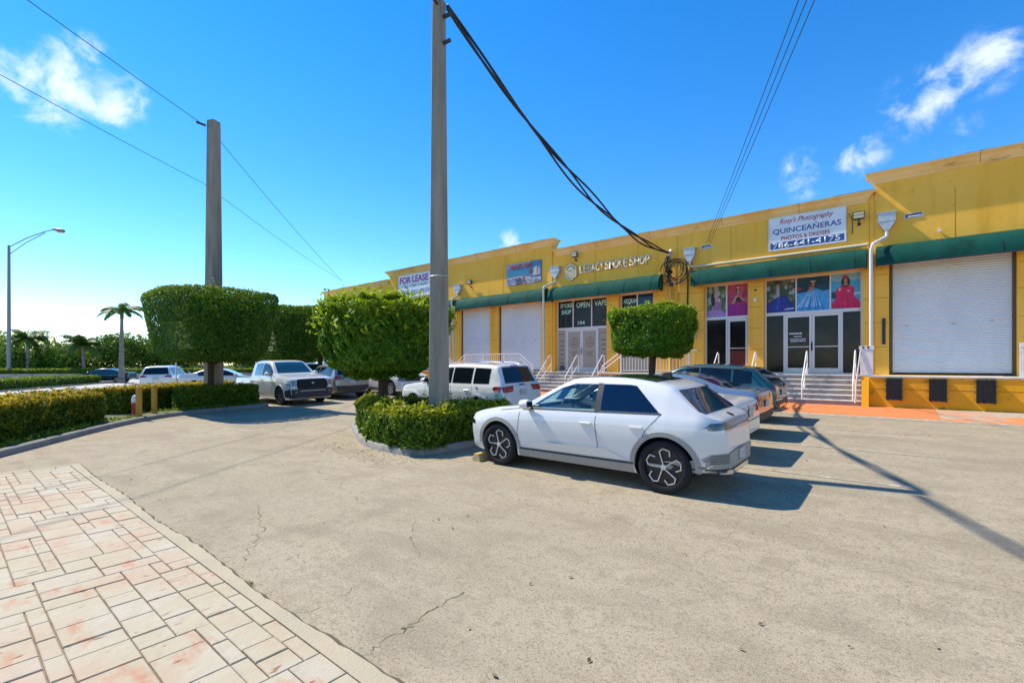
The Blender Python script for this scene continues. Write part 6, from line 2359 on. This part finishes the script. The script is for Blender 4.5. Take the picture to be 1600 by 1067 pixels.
for s in (-1, 1):
    MB().tube([(.1, s * .56, 1.745), (-.1, s * .57, 1.79), (-1.5, s * .57, 1.77), (-1.75, s * .56, 1.72)], .018, 6).build('roof_rail', M['chrome'], c.root)
MB().prism([(-1.60, 1.735), (-1.38, 1.745), (-1.55, 1.80)], lambda u, v: (u, -.03, v), lambda u, v: (u, .03, v)).build('roof_fin', M['white_car'], c.root)
c.end('brake_lamp', MIR([(0, 1.665), (.16, 1.665), (.16, 1.69), (0, 1.69)]), M['redlamp'], False, .014)
c.end('spoiler_edge', MIR([(0, 1.635), (.6, 1.635), (.6, 1.648), (0, 1.648)]), M['gap'], False, .010)
# 6. white pickup
c = car('truck', 'white_pickup', 'white extended-cab pickup truck with black grille facing the camera', M['white_car'], -22.25, 10.25, R(0), 5.75, 1.93, 1.0, 'pickup truck', belt=1.24, glass=[M['bluecarglass'], M['tealglass']], spans=[(1.16, .12), (.04, -.62)], screen=M['tealglass'], ws=(1.36, 1.83, .76, .64), wr=.40, axle=(-1.72, 1.84), tumble=.28, rim=M['rimgrey'], plan=[(-2.875, .93), (-2.8, .96), (-2.4, .98), (-1, 1), (1.6, 1.0), (2.3, .985), (2.65, .96), (2.80, .92), (2.85, .88), (2.875, .83)])
c.end('grille', MIR([(0, .70), (.64, .70), (.70, .84), (.66, 1.06), (.58, 1.11), (0, 1.12)]), M['black'], True, .016)
for z in (.82, .89, .96):
    c.end('grille_bar', MIR([(0, z), (.58, z), (.58, z + .02), (0, z + .02)]), M['black'], True, .030)
c.end('head_lamp', [(.72, .84), (.92, .82), (.94, .98), (.88, 1.05), (.73, 1.03)], M['headlamp'], True, .012, mirror=True)
c.side('head_lamp_side', [(2.82, .84), (2.48, .90), (2.46, 1.0), (2.70, 1.05)], M['headlamp'], .010)
c.end('front_bumper', MIR([(0, .32), (.90, .32), (.96, .50), (.95, .70), (0, .70)]), M['clad_dark'], True, .03)
c.end('bumper_strip', MIR([(0, .60), (.56, .60), (.56, .635), (0, .635)]), M['plate'], True, .045)
c.end('fog_lamp', ell(.74, .575, .05, .04, 10), M['headlamp'], True, .045, mirror=True)
c.side('bumper_side', [(2.80, .32), (2.36, .34), (2.36, .62), (2.78, .70)], M['clad_dark'], .014)
c.roof('bed_floor', [(-2.80, -.80), (-1.05, -.80), (-1.05, .80), (-2.80, .80)], M['clad_dark'], .006)
c.line('shut_line', [(1.16, .36), (1.18, .8), (1.14, 1.22)])
c.line('shut_line', [(.08, .36), (.08, 1.22)])
c.line('shut_line', [(-.72, .40), (-.72, 1.22)])
c.line('shut_line', [(-1.0, .36), (-1.0, 1.1)], .02)
c.handles((.26,), 1.06, M['black'])
c.side('tail_lamp_side', [(-2.87, .86), (-2.72, .86), (-2.72, 1.08), (-2.87, 1.08)], M['redlamp'], .008)
for ax in c.axle:
    c.arch(ax, .445, .50, M['white_car'], off=.02)
c.end('badge', ell(0, .94, .06, .04, 10), M['chrome'], True, .05)
# 7. champagne SUV seen from behind
c = car('suv', 'champagne_suv', 'champagne-grey sport utility car seen from behind, right of the pickup', M['tan_car'], -22.6, 13.05, R(172), 4.65, 1.68, .93, belt=1.08, spans=[(1.04, -.28), (-.34, -1.18), (-1.24, -1.85)], ws=(1.15, 1.56, .66, .54), bl=(1.17, 1.56, .68, .56), wr=.36, clad=True)
c.end('tail_lamp', [(.44, .97), (.88, .94), (.90, 1.10), (.56, 1.10)], M['redlamp'], False, .012, mirror=True)
c.plate(.82, False)
c.end('lower_bumper', MIR([(0, .40), (.82, .42), (.84, .66), (0, .64)]), M['clad_dark'], False, .012)
c.end('plate_recess', [(-.32, .74), (.32, .74), (.24, .92), (-.24, .92)], M['tan_car'], False, .006)
# 8. white SUV facing out
c = car('suv', 'white_suv', 'white sport utility car with wide dark grille facing out behind the island tree', M['white_car'], -21.35, 15.85, R(-8), 4.85, 1.76, .98, belt=1.14, spans=[(1.06, -.28), (-.34, -1.2), (-1.26, -1.9)], ws=(1.22, 1.64, .72, .58), bl=(1.25, 1.62, .7, .58), wr=.385, clad=True)
c.end('grille', MIR([(0, .74), (.58, .74), (.62, .86), (.58, .98), (0, .98)]), M['clad_dark'], True, .014)
c.end('head_lamp', [(.62, .72), (.86, .74), (.88, .98), (.64, .98)], M['headlamp'], True, .014, mirror=True)
for z in (.78, .84, .90):
    c.end('lamp_bar', [(.64, z), (.86, z), (.86, z + .02), (.64, z + .02)], M['clad_dark'], True, .022, mirror=True)
c.end('lower_grille', MIR([(0, .42), (.66, .42), (.74, .56), (.55, .64), (0, .64)]), M['clad_dark'], True, .014)
# 9. further parked cars
c = car('suv', 'parked_suv', 'white sport utility car glimpsed between the pickup and the island tree', M['white_car'], -29.6, 15.4, R(-5), 4.6, 1.68, .92, belt=1.08, spans=[(1.04, -.28), (-.34, -1.18), (-1.24, -1.85)], ws=(1.15, 1.56, .66, .54), bl=(1.17, 1.56, .68, .56), wr=.35)
c = car('sedan', 'parked_sedan', 'white saloon glimpsed under the large clipped tree, left of the pickup bed', M['white_car'], -34.5, 12.0, R(60), 4.6, 1.45, .90, belt=.95, spans=[(1.02, -.30), (-.36, -1.22)], glass=M['bluecarglass'], ws=(1.02, 1.36, .62, .48), bl=(1.13, 1.36, .62, .5), wr=.325)
c = car('van', 'parked_minivan', 'pale minivan far behind, seen below the dark clipped trees', M['white_car'], -33.5, 19.2, R(-10), 4.9, 1.75, .96, 'minivan', belt=1.06, spans=[(1.2, -.2), (-.26, -1.2), (-1.26, -2.0)], ws=(1.14, 1.58, .7, .58), bl=(1.16, 1.56, .7, .58), wr=.34)
# 10. cars on the road
c = car('suv', 'road_suv', 'white crossover driving away on the road beyond the hedge', M['white_car'], -38.2, 9.9, math.atan2(.49, -.87), 4.6, 1.70, .92, belt=1.08, spans=[(1.04, -.28), (-.34, -1.18), (-1.24, -1.85)], glass=M['bluecarglass'], ws=(1.15, 1.56, .66, .54), bl=(1.14, 1.58, .70, .56), wr=.35, group='cars on the road')
c.end('tail_lamp', [(.44, .96), (.88, .94), (.90, 1.06), (.60, 1.09)], M['redlamp'], False, .012, mirror=True)
c.plate(.88, False)
c = car('sedan', 'road_sedan', 'dark blue-green saloon passing behind the median hedge', M['dark_car'], -61.0, 10.6, math.atan2(-.82, -.575), 4.8, 1.46, .92, belt=.94, spans=[(1.02, -.30), (-.36, -1.3)], glass=M['tealglass'], ws=(1.02, 1.37, .62, .48), bl=(1.13, 1.36, .62, .5), wr=.335, group='cars on the road')
c.end('head_lamp', [(.5, .60), (.82, .62), (.84, .72), (.6, .72)], M['headlamp'], True, .012, mirror=True)
# no leftovers from building
for _o in [o for o in bpy.data.objects if o.name.startswith('cutter') or o.name.startswith('lettering_source')]:
    bpy.data.objects.remove(_o, do_unlink=True)
